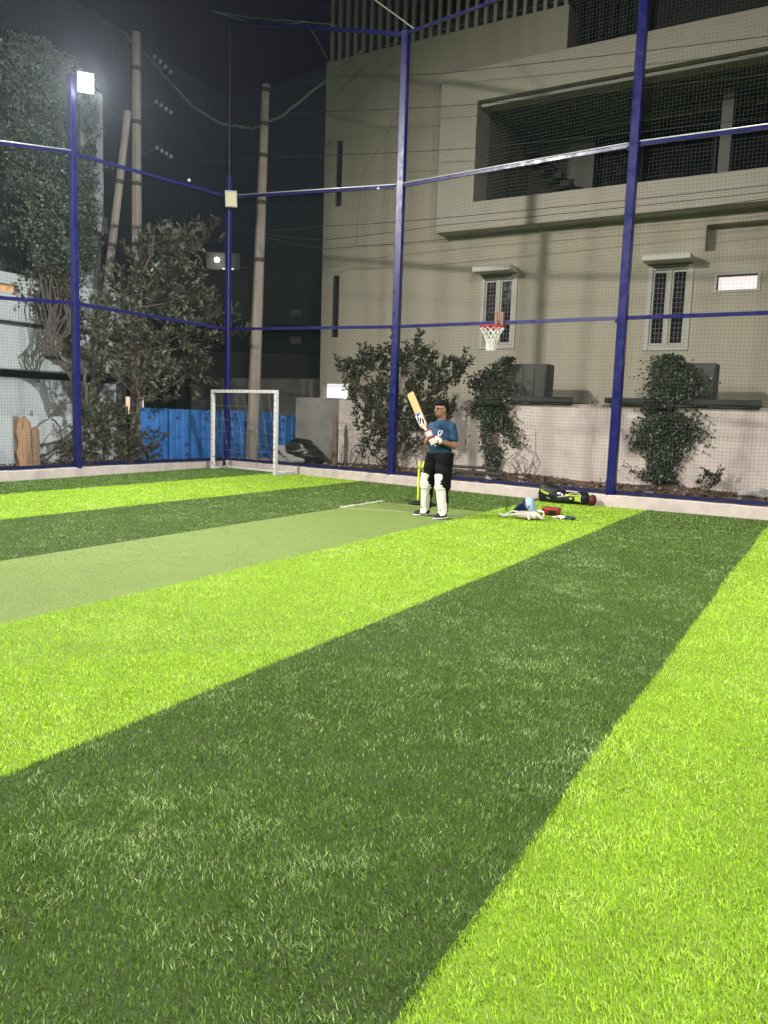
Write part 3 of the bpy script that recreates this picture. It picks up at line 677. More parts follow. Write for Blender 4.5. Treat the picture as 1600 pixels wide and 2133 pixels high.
# ------------------------------------------------------------------ blue sheet hoarding
HS = thing('hoarding', 'hoarding of folded blue plastic sheets behind the goal', 'hoarding', (15.5, 14.2, .1))
A0, A1 = np.array([13.80, 15.15]), np.array([17.25, 12.82]); n = 6
dv = (A1-A0)/n; u_ = dv/np.linalg.norm(dv); nv_ = np.array([-u_[1], u_[0]]); nv_ = nv_ if nv_@np.array([-.86,-.5]) > 0 else -nv_
for k in range(n):
    L_ = np.linalg.norm(dv); r = random.Random(40+k); v = []; f = []; m = 26
    lean = r.uniform(-.02, .05); top = (1.44, 1.43, 1.42, 1.44, 1.42, 1.36)[k]
    for i in range(m+1):
        t = i/m; fold = .02*math.sin(t*6.28*3+k)+.014*math.sin(t*6.28*7.3+2*k)+.012*r.uniform(-1, 1)
        p = A0+dv*(k+t*.985)+nv_*(fold+.03*(k % 2))
        for z, w in ((.05, 0), (.5, .3), (1.0, .6), (top+r.uniform(-.006, .006), 1)):
            q = p+nv_*(lean*w+.01*r.uniform(-1, 1)); v.append((q[0], q[1], z))
    for i in range(m):
        for j in range(3): f.append((i*4+j, (i+1)*4+j, (i+1)*4+j+1, i*4+j+1))
    nn = len(v); v += [(x+.012*-nv_[0], y+.012*-nv_[1], z) for (x, y, z) in v[:nn]]
    f += [tuple(i+nn for i in q)[::-1] for q in f]
    s = obj('sheet', v, f, M['sheet'], HS, smooth=True)
    # printed marks
    pr = Acc()
    for (cx, cz, w, h) in ((.33, 1.22, .07, .09), (.33, .98, .06, .08), (.62, .55, .08, .10), (.62, .30, .07, .09), (.30, .74, .22, .02), (.30, .70, .18, .02), (.66, .82, .16, .035), (.55, 1.36, .18, .025)):
        if r.random() < .25: continue
        p = A0+dv*(k+cx+r.uniform(-.05, .05))+nv_*(.03*(k % 2)+.052+lean*.7); h2 = h*.5
        for q_ in range(2):
            o_ = u_*w*(q_-.5)*.62; c = p+o_
            pr.bar((*(c-u_*w*.22), cz+r.uniform(-.01,.01)), (*(c+u_*w*.22), cz+r.uniform(-.01,.01)), .002, h*(.5+.5*r.random()))
    if pr.v: tag(pr.build('print', M['sheet_print'], s), kind='stuff')

# ------------------------------------------------------------------ utility poles, wires
def pole(label, base, top, r0, r1, bands, group='concrete utility poles'):
    T = thing('utility_pole', label, 'pole', base, group=group); b = np.array(base); t = np.array(top); a = Acc()
    n = 14; pts = [b+(t-b)*i/n for i in range(n+1)]
    a.tube(pts, [r0+(r1-r0)*i/n for i in range(n+1)], 8); a.build('shaft', M['pole'], T)
    for k in bands:
        c = b+(t-b)*k; d = (t-b)/np.linalg.norm(t-b); rr_ = r0+(r1-r0)*k+.014
        a = Acc(); a.tube([c-d*.05, c+d*.05], rr_, 10); a.build('band', M['band'], T)
    return T
p1b, p1t = (14.75, 16.35, .0), tuple(onY(284, 68, 16.35)); p2b = (16.02, 13.40, .1); p2t = onX(554, 176, 16.1)
U1 = pole('tall concrete utility pole behind the small tree, left', p1b, p1t, .17, .105, (.35, .52, .66, .80, .92))
U2 = pole('concrete utility pole standing just right of the corner post', p2b, tuple(p2t), .165, .10, (.55, .70, .82, .90, .985))
s0 = onY(205, 700, 16.6); s1 = onY(266, 232, 16.4)
pole('leaning concrete strut pole propped against the left utility pole', (s0[0]-.35, s0[1]+.1, .0), tuple(s1), .13, .09, (.62, .8))
def cable(name, label, pts, r, m=None, sag=0.0, cat='cable', group=None, n=24, wob=0.0):
    P_ = []; pts = [np.array(p, float) for p in pts]; rr_ = random.Random(len(label))
    for i in range(len(pts)-1):
        for k in range(n+(1 if i == len(pts)-2 else 0)):
            t = k/n; p = pts[i]+(pts[i+1]-pts[i])*t; p = p-np.array((0,0,sag*4*t*(1-t)))
            if wob: p = p+np.array([rr_.uniform(-wob, wob) for _ in range(3)])
            P_.append(p)
    a = Acc(); a.tube(P_, r, 5); o = a.build(name, m or M['wire']); tag(o, label, cat, group); return o
IN = [((322, 118), (355, 150)), ((325, 212), (356, 234)), ((327, 308), (356, 326))]
P2A = [(553, 186), (551, 234), (548, 325)]
for k in range(3):
    a0, a1 = onY(*IN[k][0], 16.0), onY(*IN[k][1], 15.85)
    T = thing('insulator_string', f'string of white porcelain insulators on the left pole, {["topmost", "middle one", "lowest"][k]}', 'insulator', tuple(a0), group='insulator strings')
    for j in range(4):
        c = a0+(a1-a0)*j/3; d = (a1-a0)/np.linalg.norm(a1-a0)
        a = Acc(); a.tube([c-d*.045, c-d*.01, c+d*.02, c+d*.045], [.02,.062,.05,.02], 8); a.build('disc', M['porcelain'], T, True)
    a = Acc(); a.tube([np.array(p1b)+(np.array(p1t)-np.array(p1b))*(.93-.105*k), a0], .02, 5); a.build('tie_rod', M['iron_dark'], T)
    cable('overhead_wire', f'thin overhead wire between the two utility poles, {["uppermost", "middle", "lowest"][k]}', [a1, onX(*P2A[k], 16.1)], .007, sag=.12, group='overhead wires')
WX = [[(553,190),(683,159),(918,153),(1640,70)], [(551,238),(677,232),(995,217),(1640,150)], [(548,326),(677,323),(989,308),(1640,240)], [(545,480),(672,471),(912,455),(1640,381)], [(545,492),(672,518),(918,499),(1640,408)], [(545,486),(672,500),(912,470),(1640,395)]]
wl = ['topmost', 'second from the top', 'third from the top', 'just below the balcony frame, upper', 'just below the balcony frame, lowest', 'just below the balcony frame, middle']
for k, ps in enumerate(WX):
    q = [onX(*ps[0], 16.15)]+[onX(*p, 17.3) for p in ps[1:]]
    cable('overhead_wire', f'thin dark wire crossing the pale house, {wl[k]}', q, .008, sag=.02, group='overhead wires')
q = [onX(300,108,15.9), onX(345,160,16.0), onX(400,222,16.2), onX(460,258,16.3), onX(525,268,16.4), onX(590,240,16.5), onX(680,166,17.0), onX(760, 100, 17.4)]
cable('net_rope', 'thick sagging greenish rope slung from left pole to the house', q, .035, M['rope'], wob=.012, n=10, cat='rope')
q = [onX(850,205,14.6), onX(800,285,14.7), onX(760,360,14.75), onX(748,420,14.75), onX(742,510,14.75)]
cable('hanging_cord', 'thin cord hanging loose on the net left of the second blue post', q, .006, M['wire'], wob=.01, n=6, cat='cord')
q = [onX(775,-5,14.2), onX(866,62,14.45)]
cable('guy_rope', 'pale rope running up from the top of the middle blue post', q, .012, mat('pale_rope', (.45,.43,.35), .8), n=4, cat='rope')
q = [onX(190,15,15), onX(262,68,15.3), onX(284,90,15.6)]
cable('net_rope', 'thin drooping rope above the lit floodlight', q, .015, M['rope'], sag=.1, n=8, cat='rope')
for k_, q in enumerate(([onX(440,22,15), onX(520,46,15.2), onX(580,52,15.3), onX(640,46,15.6), onX(700,52,15.9)], [onX(440,22,15), onX(520,36,15.2), onX(580,42,15.3), onX(640,45,15.6)], [onX(640,46,15.6), onX(665,90,16), onX(682,125,16.5)])):
    cable('net_rope', ('lower edge', 'upper edge', 'trailing end')[k_]+' of the slack net rope high above the corner', q, .012, M['rope'], n=8, wob=.01, cat='rope')

# ------------------------------------------------------------------ vegetation
def leaves(pos, dirs, size, cols, aspect=.38, fold=.25, seed=1, nrm=None):
    """one folded leaf per row: base at pos, pointing along dirs"""
    r = np.random.default_rng(seed); n = len(pos); d = dirs/np.linalg.norm(dirs, axis=1, keepdims=True)
    ref = r.normal(0, 1, (n, 3)) if nrm is None else nrm+r.normal(0, .45, (n, 3))
    s = np.cross(d, ref); s /= np.linalg.norm(s, axis=1, keepdims=True)+1e-9; u = np.cross(s, d)
    L = size[:, None]; w = L*aspect/2
    v = np.empty((n, 6, 3), np.float32)
    v[:,0] = pos; v[:,1] = pos+d*L*.35+s*w+u*w*fold*2; v[:,2] = pos+d*L*.35-s*w+u*w*fold*2
    v[:,3] = pos+d*L*.72+s*w*.72-u*L*.03; v[:,4] = pos+d*L*.72-s*w*.72-u*L*.03; v[:,5] = pos+d*L-u*L*.12
    i = np.arange(n)*6
    T = np.concatenate([np.stack([i, i+1, i+2], 1), np.stack([i+3, i+5, i+4], 1)]); Q = np.stack([i+1, i+3, i+4, i+2], 1)
    me = fastmesh(v.reshape(-1, 3), T, Q); setcol(me, cols, 6); return me
def leafcols(n, c, r, var=.25, brown=.0):
    cc = np.array(c)[None]*(1+r.normal(0, var, (n, 1)))*(1+r.normal(0, .08, (n, 3)))
    k = r.random(n) < brown; cc[k] = np.array([.11,.075,.04])*(1+r.normal(0, .25, (k.sum(), 1)))
    return np.clip(cc, .006, .5)
def curve(p, q, bend, r, n=6):
    p, q = np.array(p, float), np.array(q, float); b = np.array([r.uniform(-bend, bend) for _ in range(3)])
    return [p+(q-p)*t+b*4*t*(1-t) for t in np.linspace(0, 1, n)]
def shrub(name, label, cat, base, trunk, clumps, leaf=.16, per=26, twl=.42, colr=(.055,.075,.03), trunk_r=.05, seed=1, up=.55, group=None, brown=.03, aspect=.36, extra=None, dens=1.6):
    """trunk polyline; limbs run from it to each clump (centre, radius, twigs); leafy twigs fill the clump"""
    rr = random.Random(seed); r = np.random.default_rng(seed)
    T = thing(name, label, cat, base, group=group)
    tp = [np.array(p, float) for p in trunk]; a = Acc()
    a.tube(tp, [trunk_r*(1-.62*i/(len(tp)-1)) for i in range(len(tp))], 8); a.build('trunk', M['bark'], T, True)
    P = []; Dr = []; tw = Acc(); clumps = [(c_, rd_*1.05, int(nt_*dens+.5)) for c_, rd_, nt_ in clumps]
    for (c, rad, nt) in clumps:
        c = np.array(c)
        k = min(range(len(tp)), key=lambda i: abs(tp[i][2]-(c[2]-.45*max(.3, np.linalg.norm(tp[i][:2]-c[:2])))) )
        limb = curve(tp[k], c, .05, rr, 7); limb = [p_+np.array((0,0,-.10*np.linalg.norm((c-tp[k])[:2])*4*(i_/6)*(1-i_/6)*.5)) for i_, p_ in enumerate(limb)]; b = Acc(); r0 = trunk_r*(1-.62*k/(len(tp)-1))*.55
        b.tube(limb, [r0*(1-.75*i/6)+.003 for i in range(7)], 6); b.build('branch', M['bark'], T, True)
        for _ in range(nt):
            o = r.normal(0, 1, 3); o /= np.linalg.norm(o); q = c+o*rad*r.random()**.45
            s = limb[rr.randrange(3, 7)]
            d = o*.7+np.array([0, 0, up])+r.normal(0, .35, 3); d /= np.linalg.norm(d)
            ln = twl*r.uniform(.6, 1.15); pts = [q, q+d*ln*.5+np.array([0,0,.02]), q+d*ln]
            tw.tube([s, s+(q-s)*.55+r.normal(0, .04, 3), q], [.007, .005, .004], 3, False); tw.tube(pts, [.004, .003, .0015], 3, False)
            m = max(3, int(per*r.uniform(.6, 1.2))); t = np.sort(r.uniform(.05, 1, m))
            pos = np.array(pts[0])[None]+(np.array(pts[2])-np.array(pts[0]))[None]*t[:, None]
            sd = r.normal(0, 1, (m, 3)); sd -= (sd@d)[:, None]*d[None]; sd /= np.linalg.norm(sd, axis=1, keepdims=True)
            P.append(pos); Dr.append(sd*.85+d[None]*.55+np.array([0, 0, .12]))
    P = np.concatenate(P); Dr = np.concatenate(Dr); n = len(P)
    me = leaves(P-np.array(base), Dr, leaf*r.uniform(.55, 1.15, n), leafcols(n, colr, r, .28, brown), aspect, seed=seed)
    o = link('crown', me, M['leaf'], T); tag(o, kind='stuff')
    o = tw.build('twigs', M['bark'], T); tag(o, kind='stuff')
    return T
# small tree behind the left fence
tb = (13.75, 14.72, .1); mk = lambda x, y, Y: onY(x, y, Y)
def C(x, y, Y, rad, nt): return (onY(x, y, Y), rad, nt)
tr = [tb, onY(284, 900, 14.75), onY(288, 830, 14.8), onY(280, 740, 14.85), onY(283, 640, 14.9), onY(300, 560, 14.9), onY(330, 500, 14.9)]
shrub('young_tree', 'slender young tree with long glossy leaves before the left pole', 'tree', tb, tr,
      [C(330,505,14.8,.30,14), C(390,510,14.6,.32,14), C(432,492,14.5,.24,10), C(300,550,15.1,.35,14), C(360,560,14.7,.35,14), C(262,610,15.2,.38,16), C(320,620,14.8,.42,16),
       C(400,610,14.5,.38,14), C(440,650,14.3,.36,13), C(490,690,14.2,.28,9), C(240,690,15.2,.42,16), C(290,720,14.6,.45,18), C(360,690,14.7,.45,18), C(420,710,14.4,.38,14),
       C(225,760,15.0,.36,13), C(280,790,14.6,.36,12), C(345,760,14.5,.42,16), C(395,775,14.4,.34,12), C(330,830,14.4,.22,6), C(215,720,15.3,.34,10)],
      leaf=.19, per=17, twl=.46, colr=(.150,.150,.090), trunk_r=.05, seed=3, dens=1.2)
# big shrub beside the batter
sb = (15.75, 8.75, .1)
def S(x, y, X, rad, nt): return (onX(x, y, X), rad, nt)
st = [sb, onX(812, 900, 15.75), onX(815, 850, 15.75), onX(820, 800, 15.75)]
shrub('shrub', 'tall bushy dark green shrub behind the batter and the middle blue post', 'shrub', sb, st,
      [S(742,765,15.9,.20,8), S(735,800,15.9,.24,9), S(775,755,15.8,.26,9), S(820,750,15.9,.30,12), S(870,745,15.9,.28,11), S(905,775,15.9,.28,10), S(765,830,15.8,.36,15), S(830,820,15.6,.42,20),
       S(890,820,15.9,.36,14), S(940,790,15.9,.22,7), S(965,770,15.9,.16,4), S(775,890,15.8,.36,15), S(840,885,15.5,.38,18), S(890,885,15.9,.36,14), S(925,850,16.1,.28,9), S(780,945,15.9,.24,8), S(840,940,15.6,.22,7), S(710,775,15.9,.14,4)],
      leaf=.115, per=26, twl=.38, colr=(.055,.068,.034), trunk_r=.03, seed=8, up=1.1, brown=.06, dens=2.1)
# low bush at the foot of the left post
bb = (12.35, 14.75, .1)
shrub('bush', 'low dense bush at the foot of the left blue post', 'bush', bb, [bb, onY(215, 920, 14.7), onY(218, 890, 14.7)],
      [C(195,890,14.5,.32,16), C(235,880,14.9,.34,16), C(270,905,14.7,.30,13), C(215,925,14.4,.32,14), C(255,940,14.4,.28,12), C(300,945,14.5,.24,8), C(330,920,14.6,.16,4), C(165,930,14.5,.28,12), C(140,945,14.5,.22,9), C(215,862,15.1,.24,8)],
      leaf=.12, per=17, twl=.30, colr=(.085,.100,.052), trunk_r=.03, seed=12)
# small tuft by the wall on the right and a palm seedling on the wall
wb = (16.25, 2.1, .16)
shrub('weed', 'small leafy weed at the foot of the wall, right of the vine', 'plant', wb, [wb, (16.25,2.1,.3), (16.25,2.1,.38)], [((16.25,2.12,.38),.14,8), ((16.3,1.95,.45),.10,5), ((16.2,2.25,.3),.10,5)], leaf=.08, per=12, twl=.16, colr=(.045,.05,.028), trunk_r=.012, seed=31)
pb = (16.65, 4.62, 1.82)
T = thing('palm_seedling', 'small spiky palm seedling growing on top of the wall', 'plant', pb); r_ = random.Random(5)
for k in range(8):
    an = r_.uniform(0, 6.28) if k > 3 else (.2, 1.9, 3.4, 5.2)[k]; ln = r_.uniform(.22, .36)
    d = np.array([math.cos(an)*.5, math.sin(an), .8]); d /= np.linalg.norm(d); s = np.cross(d, (0,0,1.)); p = np.array(pb); v = []
    for t, w in ((0, .008), (.35, .016), (.7, .012), (1, .001)):
        c = p+d*ln*t-np.array((0,0,.12*t*t*(k % 3))); v += [c-s*w, c+s*w]
    obj('frond', v, [(0,1,3,2),(2,3,5,4),(4,5,7,6)], mat('palm_frond', (.07,.065,.035), .6) if k == 0 else bpy.data.materials['palm_frond'], T)

def vine(name, label, base, prof, X, n, colr, seed, thick=.16, leaf=.075, axis=0, brown=.02, group=None, stems=10, extra=()):
    """climber spread over a wall: prof = list of (centre, half width, z); leaves in a shaggy layer in front of the wall"""
    r = np.random.default_rng(seed); rr = random.Random(seed); T = thing(name, label, 'vine', base, group=group)
    z = np.array([p[2] for p in prof]); c = np.array([p[0] for p in prof]); w = np.array([p[1] for p in prof])
    wt = np.repeat(np.arange(len(z)-1), 1); pr = (w[:-1]+w[1:])*np.abs(np.diff(z)); seg = r.choice(len(z)-1, n, p=pr/pr.sum()); t = r.random(n)
    zz = z[seg]+(z[seg+1]-z[seg])*t; cc = c[seg]+(c[seg+1]-c[seg])*t; ww = w[seg]+(w[seg+1]-w[seg])*t
    g = r.normal(0, .52, n); edge = 1+.35*noise2(zz*1.0, np.sign(g), 6, seed)
    lat = cc+g*ww*edge; clump = noise2(lat, zz, 5, seed+3)
    dep = thick*(r.random(n)**.7)*np.clip(1-.55*np.abs(g), .15, 1)*(1+.6*clump)
    keep = (clump+r.normal(0, .35, n) > -.55)
    lat, zz, dep = lat[keep], zz[keep], dep[keep]; m = len(lat)
    Xs = X(zz) if callable(X) else np.full(m, X)
    pos = np.stack([Xs-dep, lat, zz], 1) if axis == 0 else np.stack([lat, Xs-dep, zz], 1)
    out = np.array([-1., 0, 0]) if axis == 0 else np.array([0, -1., 0])
    d = r.normal(0, .6, (m, 3))+np.array([0, 0, -.45])+out*.35
    me = leaves(pos-np.array(base), d, leaf*r.uniform(.6, 1.3, m), leafcols(m, colr, r, .3, brown), .75, .2, seed, nrm=np.tile(out+np.array([0,0,.5]), (m, 1)))
    o = link('foliage', me, M['leaf'], T); tag(o, kind='stuff')
    for k in range(stems):
        zs = np.linspace(z.min(), z.min()+(z.max()-z.min())*rr.uniform(.5, .95), 9); off = rr.uniform(-.5, .5); pts = []
        oz = np.argsort(z)
        for q in zs:
            la = np.interp(q, z[oz], c[oz])+off*np.interp(q, z[oz], w[oz])+rr.uniform(-.05, .05); xq = (X(np.array([q]))[0] if callable(X) else X)-.02-rr.uniform(0, .05)
            pts.append((xq, la, q) if axis == 0 else (la, xq, q))
        a = Acc(); a.tube(pts, [.014*(1-.7*i/8) for i in range(9)], 5); a.build('stem', M['bark'], T, True)
    return T
vx = lambda z: np.where(z > 1.80, 16.40+np.clip((z-1.9)*.6, 0, .4), 16.58)
pf = lambda L_: [(onX(x, y, 16.55)[1], hw*.84/98.0, onX(x, y, 16.55)[2]) for x, y, hw in L_]
vine('climbing_vine', 'dark leafy vine hanging over the wall, nearer the batter', (16.58, 6.5, .15), pf([(1055,742,16),(1035,770,34),(1022,800,52),(1028,840,52),(1030,880,48),(1035,920,40),(1030,955,28),(1030,985,16)]), vx, 8200, (.050,.062,.036), 51, .22, .062, group='vines on the boundary wall')
vine('climbing_vine', 'thick dark vine on the wall, right of the tall blue post', (16.58, 3.3, .15), pf([(1395,738,30),(1400,765,52),(1402,800,52),(1398,840,52),(1385,880,56),(1375,920,58),(1370,960,55),(1380,1000,45)]), vx, 9500, (.045,.058,.034), 52, .22, .060, group='vines on the boundary wall')
# dry climber stems stuck to the left wall part
M['dry'] = mat('dry_creeper', (.12,.10,.085), .9, .2, 10)
# creeper curtain on the left building
prl = lambda L_: [(onY(x, y, 16.95)[0], hw/80.0, onY(x, y, 16.95)[2]) for x, y, hw in L_]
CV = vine('creeper', 'huge green creeper curtain covering the left building', (12.5, 16.95, 2.5), prl([(70,100,90),(80,170,100),(75,260,95),(80,360,90),(90,450,75),(100,520,62),(110,580,50)]), 16.9, 15000, (.125,.155,.105), 61, .55, .075, axis=1, brown=.05, stems=14)
vine('creeper', 'thin creeper trailing down the right pier of the left building', (13.8, 16.95, 4.5), prl([(185,180,16),(190,300,18),(180,400,24),(178,480,30),(182,560,26)]), 17.0, 1900, (.08,.105,.06), 62, .2, .085, axis=1, stems=4)
vine('creeper', 'dry brown creeper skirt hanging below the green curtain', (12.6, 16.9, 2.3), prl([(105,565,52),(115,620,50),(120,660,40),(130,700,22),(140,740,14)]), 16.85, 2600, (.10,.085,.055), 63, .4, .085, axis=1, brown=.55, stems=6)
vine('terrace_plants', 'dark trailing plants along the terrace edge above the balcony', (19.5, 3.0, 9.75), [(3.0,3.2,9.76),(2.8,3.0,9.95),(2.2,2.2,10.2)], 19.65, 1500, (.045,.05,.028), 66, .3, .10, stems=3)
# bare twisting roots and stems of the creeper
RT = thing('bare_creeper', 'tangle of bare twisting creeper stems left of the left blue post', 'vine', (12.4, 16.3, .1)); rr = random.Random(17)
for k in range(22):
    x0 = rr.uniform(80, 150); y0 = rr.uniform(560, 640); pts = []
    loop = rr.uniform(-45, 10)
    for (x, y) in ((x0, y0), (x0+rr.uniform(-10,15), y0+60), (115+loop+rr.uniform(-10,10), 715), (118+loop*.6, 745), (145+rr.uniform(-10,8), 770), (160+rr.uniform(-5,18), 810), (176+rr.uniform(-6,8), 850)):
        pts.append(onY(x+rr.uniform(-4,4), y, 16.6-(y-560)/300*.9))
    P_ = []
    for i in range(len(pts)-1):
        for t in (0, .5): P_.append(pts[i]+(pts[i+1]-pts[i])*t+np.array([rr.uniform(-.03,.03) for _ in range(3)]))
    a = Acc(); a.tube(P_, [.022*(1-.04*i) for i in range(len(P_))], 5); a.build('stem', M['dry'], RT, True)
for (q, r0) in (([(100,868),(135,840),(160,830),(178,810)], .02), ([(178,850),(180,820),(176,780),(182,760)], .05), ([(78,928),(100,925),(135,915),(165,885),(180,870)], .035), ([(80,952),(100,945),(130,925),(165,905)], .03), ([(110,872),(125,890),(130,920),(110,935)], .018), ([(118,900),(140,890),(150,880)], .014), ([(95,965),(110,945),(150,940),(175,930)], .02)):
    pts = [onY(x, y, 14.75) for x, y in q]; P_ = []
    for i in range(len(pts)-1):
        for t in (0, .33, .66): P_.append(pts[i]+(pts[i+1]-pts[i])*t+np.array([rr.uniform(-.015,.015) for _ in range(3)]))
    a = Acc(); a.tube(P_, [r0*(1-.05*i)+.002 for i in range(len(P_))], 6); a.build('root', M['dry'], RT, True)
for k in range(26):
    p = onY(rr.uniform(85, 170), rr.uniform(925, 965), rr.uniform(14.2, 14.8)); q = p+np.array([rr.uniform(-.4,.4), rr.uniform(-.1,.1), rr.uniform(.0,.3)])
    a = Acc(); a.tube(curve(p, q, .08, rr, 5), [.012,.011,.009,.007,.003], 5); a.build('root', M['dry'], RT, True)
# dry creeper marks and twigs on the wall left of the first vine
for (nm_, yy, seed) in (('dry wall climber under the vine nearer the batter', 6.0, 71), ('dry wall climber spreading behind the shrub, left', 10.6, 72)):
    T = thing('dry_climber', nm_, 'vine', (16.57, yy, .2)); rr = random.Random(seed)
    for k in range(14):
        y = yy+rr.uniform(-.6, .6); pts = [(16.575, y+rr.uniform(-.1,.1)*i+.0, .2+.19*i*rr.uniform(.8,1.1)) for i in range(rr.randrange(3, 8))]
        a = Acc(); a.tube(pts, [.006*(1-.1*i) for i in range(len(pts))], 4); a.build('stem', M['dry'], T)

# ------------------------------------------------------------------ litter on the soil
r = np.random.default_rng(77); n = 2600; px = r.uniform(13.9, 16.6, n); py = r.uniform(-1, 13, n); k = px > kerbX(py)+.3; px, py = px[k], py[k]; n = len(px)
pz = np.array([.10+.035*v for v in noise2(px, py, 1.5, 31)])+.02*noise2(px, py, 5, 32)+np.clip((px-15.6)*.09, 0, .09)
d = r.normal(0, 1, (n, 3)); d[:,2] *= .25
cc = np.where((r.random(n) < .12)[:, None], np.array([[.5,.48,.44]]), np.array([[.13,.085,.05]])*(1+r.normal(0, .3, (n, 1))))
me = leaves(np.stack([px, py, pz+.012], 1), d, r.uniform(.05, .15, n), np.clip(cc, .02, .7), .55, .3, 77); o = link('leaf_litter', me, M['leaf']); tag(o, 'scattered dry leaves and scraps on the soil', 'litter', kind='stuff')
me = leaves(np.stack([r.uniform(9, 14.6, 500), 13.75+r.random(500)*1.5, .12+r.random(500)*.05], 1), r.normal(0, 1, (500, 3))*np.array([1,1,.3]), r.uniform(.05,.13,500), leafcols(500, (.12,.085,.05), r), .5, .3, 78)
o = link('leaf_litter', me, M['leaf']); tag(o, 'scattered dry leaves behind the side kerb', 'litter', kind='stuff')

# ------------------------------------------------------------------ goal
GA, GB = np.array([14.42, 13.30]), np.array([14.00, 11.02]); GC, GD = np.array([14.66, 10.98]), np.array([14.98, 13.36])
GO = thing('goal', 'small white steel goal standing in the far corner', 'goal', (14.2, 12.1, 0))
ht = 1.93
for p, q, nme in ((GA, None, 'post'), (GB, None, 'post')):
    a = Acc(); a.bar((*p, .005), (*p, ht), .075, .075, up=(GB[0]-GA[0], GB[1]-GA[1], 0)); a.build('post', M['white_paint'], GO)
dg = (GB-GA)/np.linalg.norm(GB-GA)
a = Acc(); a.bar((*(GA+dg*.04), ht-.035), (*(GB-dg*.04), ht-.035), .076, .072); a.build('crossbar', M['white_paint'], GO)
for p, q in ((GA, GD), (GB, GC), (GC, GD)):
    d = (q-p)/np.linalg.norm(q-p); a = Acc(); a.bar((*(p+d*.04), .03), (*(q-d*.0), .03), .05, .05); a.build('ground_bar', M['white_paint'], GO)
a = Acc(); rr = random.Random(6)
for k in range(9):
    t = k/8; p = GA+(GB-GA)*t; q = GD+(GC-GD)*t; top_ = np.array((*p, ht-.04)); bot = np.array((*q, .05)); mid_ = (top_+bot)/2-np.array((.05, .02, .28+.1*rr.random()))
    a.tube([top_, (top_+mid_)/2+np.array((0,0,.03)), mid_, (mid_+bot)/2, bot], .0025, 3, False)
for k in range(1, 8):
    t = k/8; pts = []
    for s in np.linspace(0, 1, 9):
        p = np.array((*(GA+(GB-GA)*s), ht-.04)); q = np.array((*(GD+(GC-GD)*s), .05)); c = p+(q-p)*t; pts.append(c-np.array((.05,.02,.30*math.sin(math.pi*t)))+np.array([rr.uniform(-.03,.03) for _ in range(3)]))
    a.tube(pts, .0025, 3, False)
o = a.build('goal_net', mat('goal_net_twine', (.35,.36,.33), .8), GO); tag(o, kind='stuff')
a = Acc()
for (p0, p1) in (((*GA, .1), (*GA, ht)), ((*GB, .1), (*GB, ht))):
    for z in np.arange(.15, 1.9, .14): a.tube([(p0[0]-.05, p0[1]-.02, z), (p0[0]-.045, p0[1]+.03, z+.01), (p0[0]+.03, p0[1]+.05, z)], .004, 3, False)
for t in np.linspace(.05, .95, 22):
    p = GA+(GB-GA)*t; a.tube([(p[0]-.045, p[1], ht-.07), (p[0]-.045, p[1]+.02, ht+.005), (p[0]+.04, p[1], ht+.006)], .004, 3, False)
a.build('lashing', M['iron_dark'], GO)

# ------------------------------------------------------------------ basketball hoop
hx, hy, hz = 13.62, 5.72, 3.13; R_ = .228
HP = thing('basketball_hoop', 'red basketball hoop with white net on the middle rail', 'hoop', (hx, hy, hz))
M['red'] = mat('red_hoop_paint', (.55,.025,.03), .4, .1, 20); M['brown'] = mat('brown_bracket_paint', (.28,.13,.09), .6, .15, 20); M['cord'] = mat('white_net_cord', (.78,.77,.72), .8)
a = Acc(); a.tube([(hx+R_*math.cos(t), hy+R_*math.sin(t), hz) for t in np.linspace(0, 2*math.pi, 33)], .015, 8, False); a.build('rim', M['red'], HP, True)
a = Acc(); a.bar((hx+R_, hy-.06, hz-.005), (13.93, hy-.06, hz-.005), .018); a.bar((hx+R_, hy+.06, hz-.005), (13.93, hy+.06, hz-.005), .018); a.bar((hx+R_-.01, hy, hz-.03), (13.93, hy, hz-.16), .02); a.build('rim_arm', M['red'], HP)
for s in (-1, 1):
    a = Acc(); a.bbox((13.93, hy+s*.062-.022, hz-.05), (13.965, hy+s*.062+.022, hz+.31), .004); a.build('bracket_upright', M['brown'], HP)
for z in (hz+.02, hz+.10, hz+.2):
    a = Acc(); a.bbox((13.94, hy-.039, z), (13.96, hy+.039, z+.03), .003); a.build('bracket_crossbar', M['brown'], HP)
def rn(t): return R_*(1-t)+.088*t-.045*math.sin(math.pi*t)
for s in (-1, 1):
    for k in range(12):
        pts = [(hx+rn(t)*math.cos(k*math.pi/6+s*t*1.55), hy+rn(t)*math.sin(k*math.pi/6+s*t*1.55), hz-.012-.42*t) for t in np.linspace(0, 1, 9)]
        a = Acc(); a.tube(pts, .009, 4, False); a.build('net_cord', M['cord'], HP)

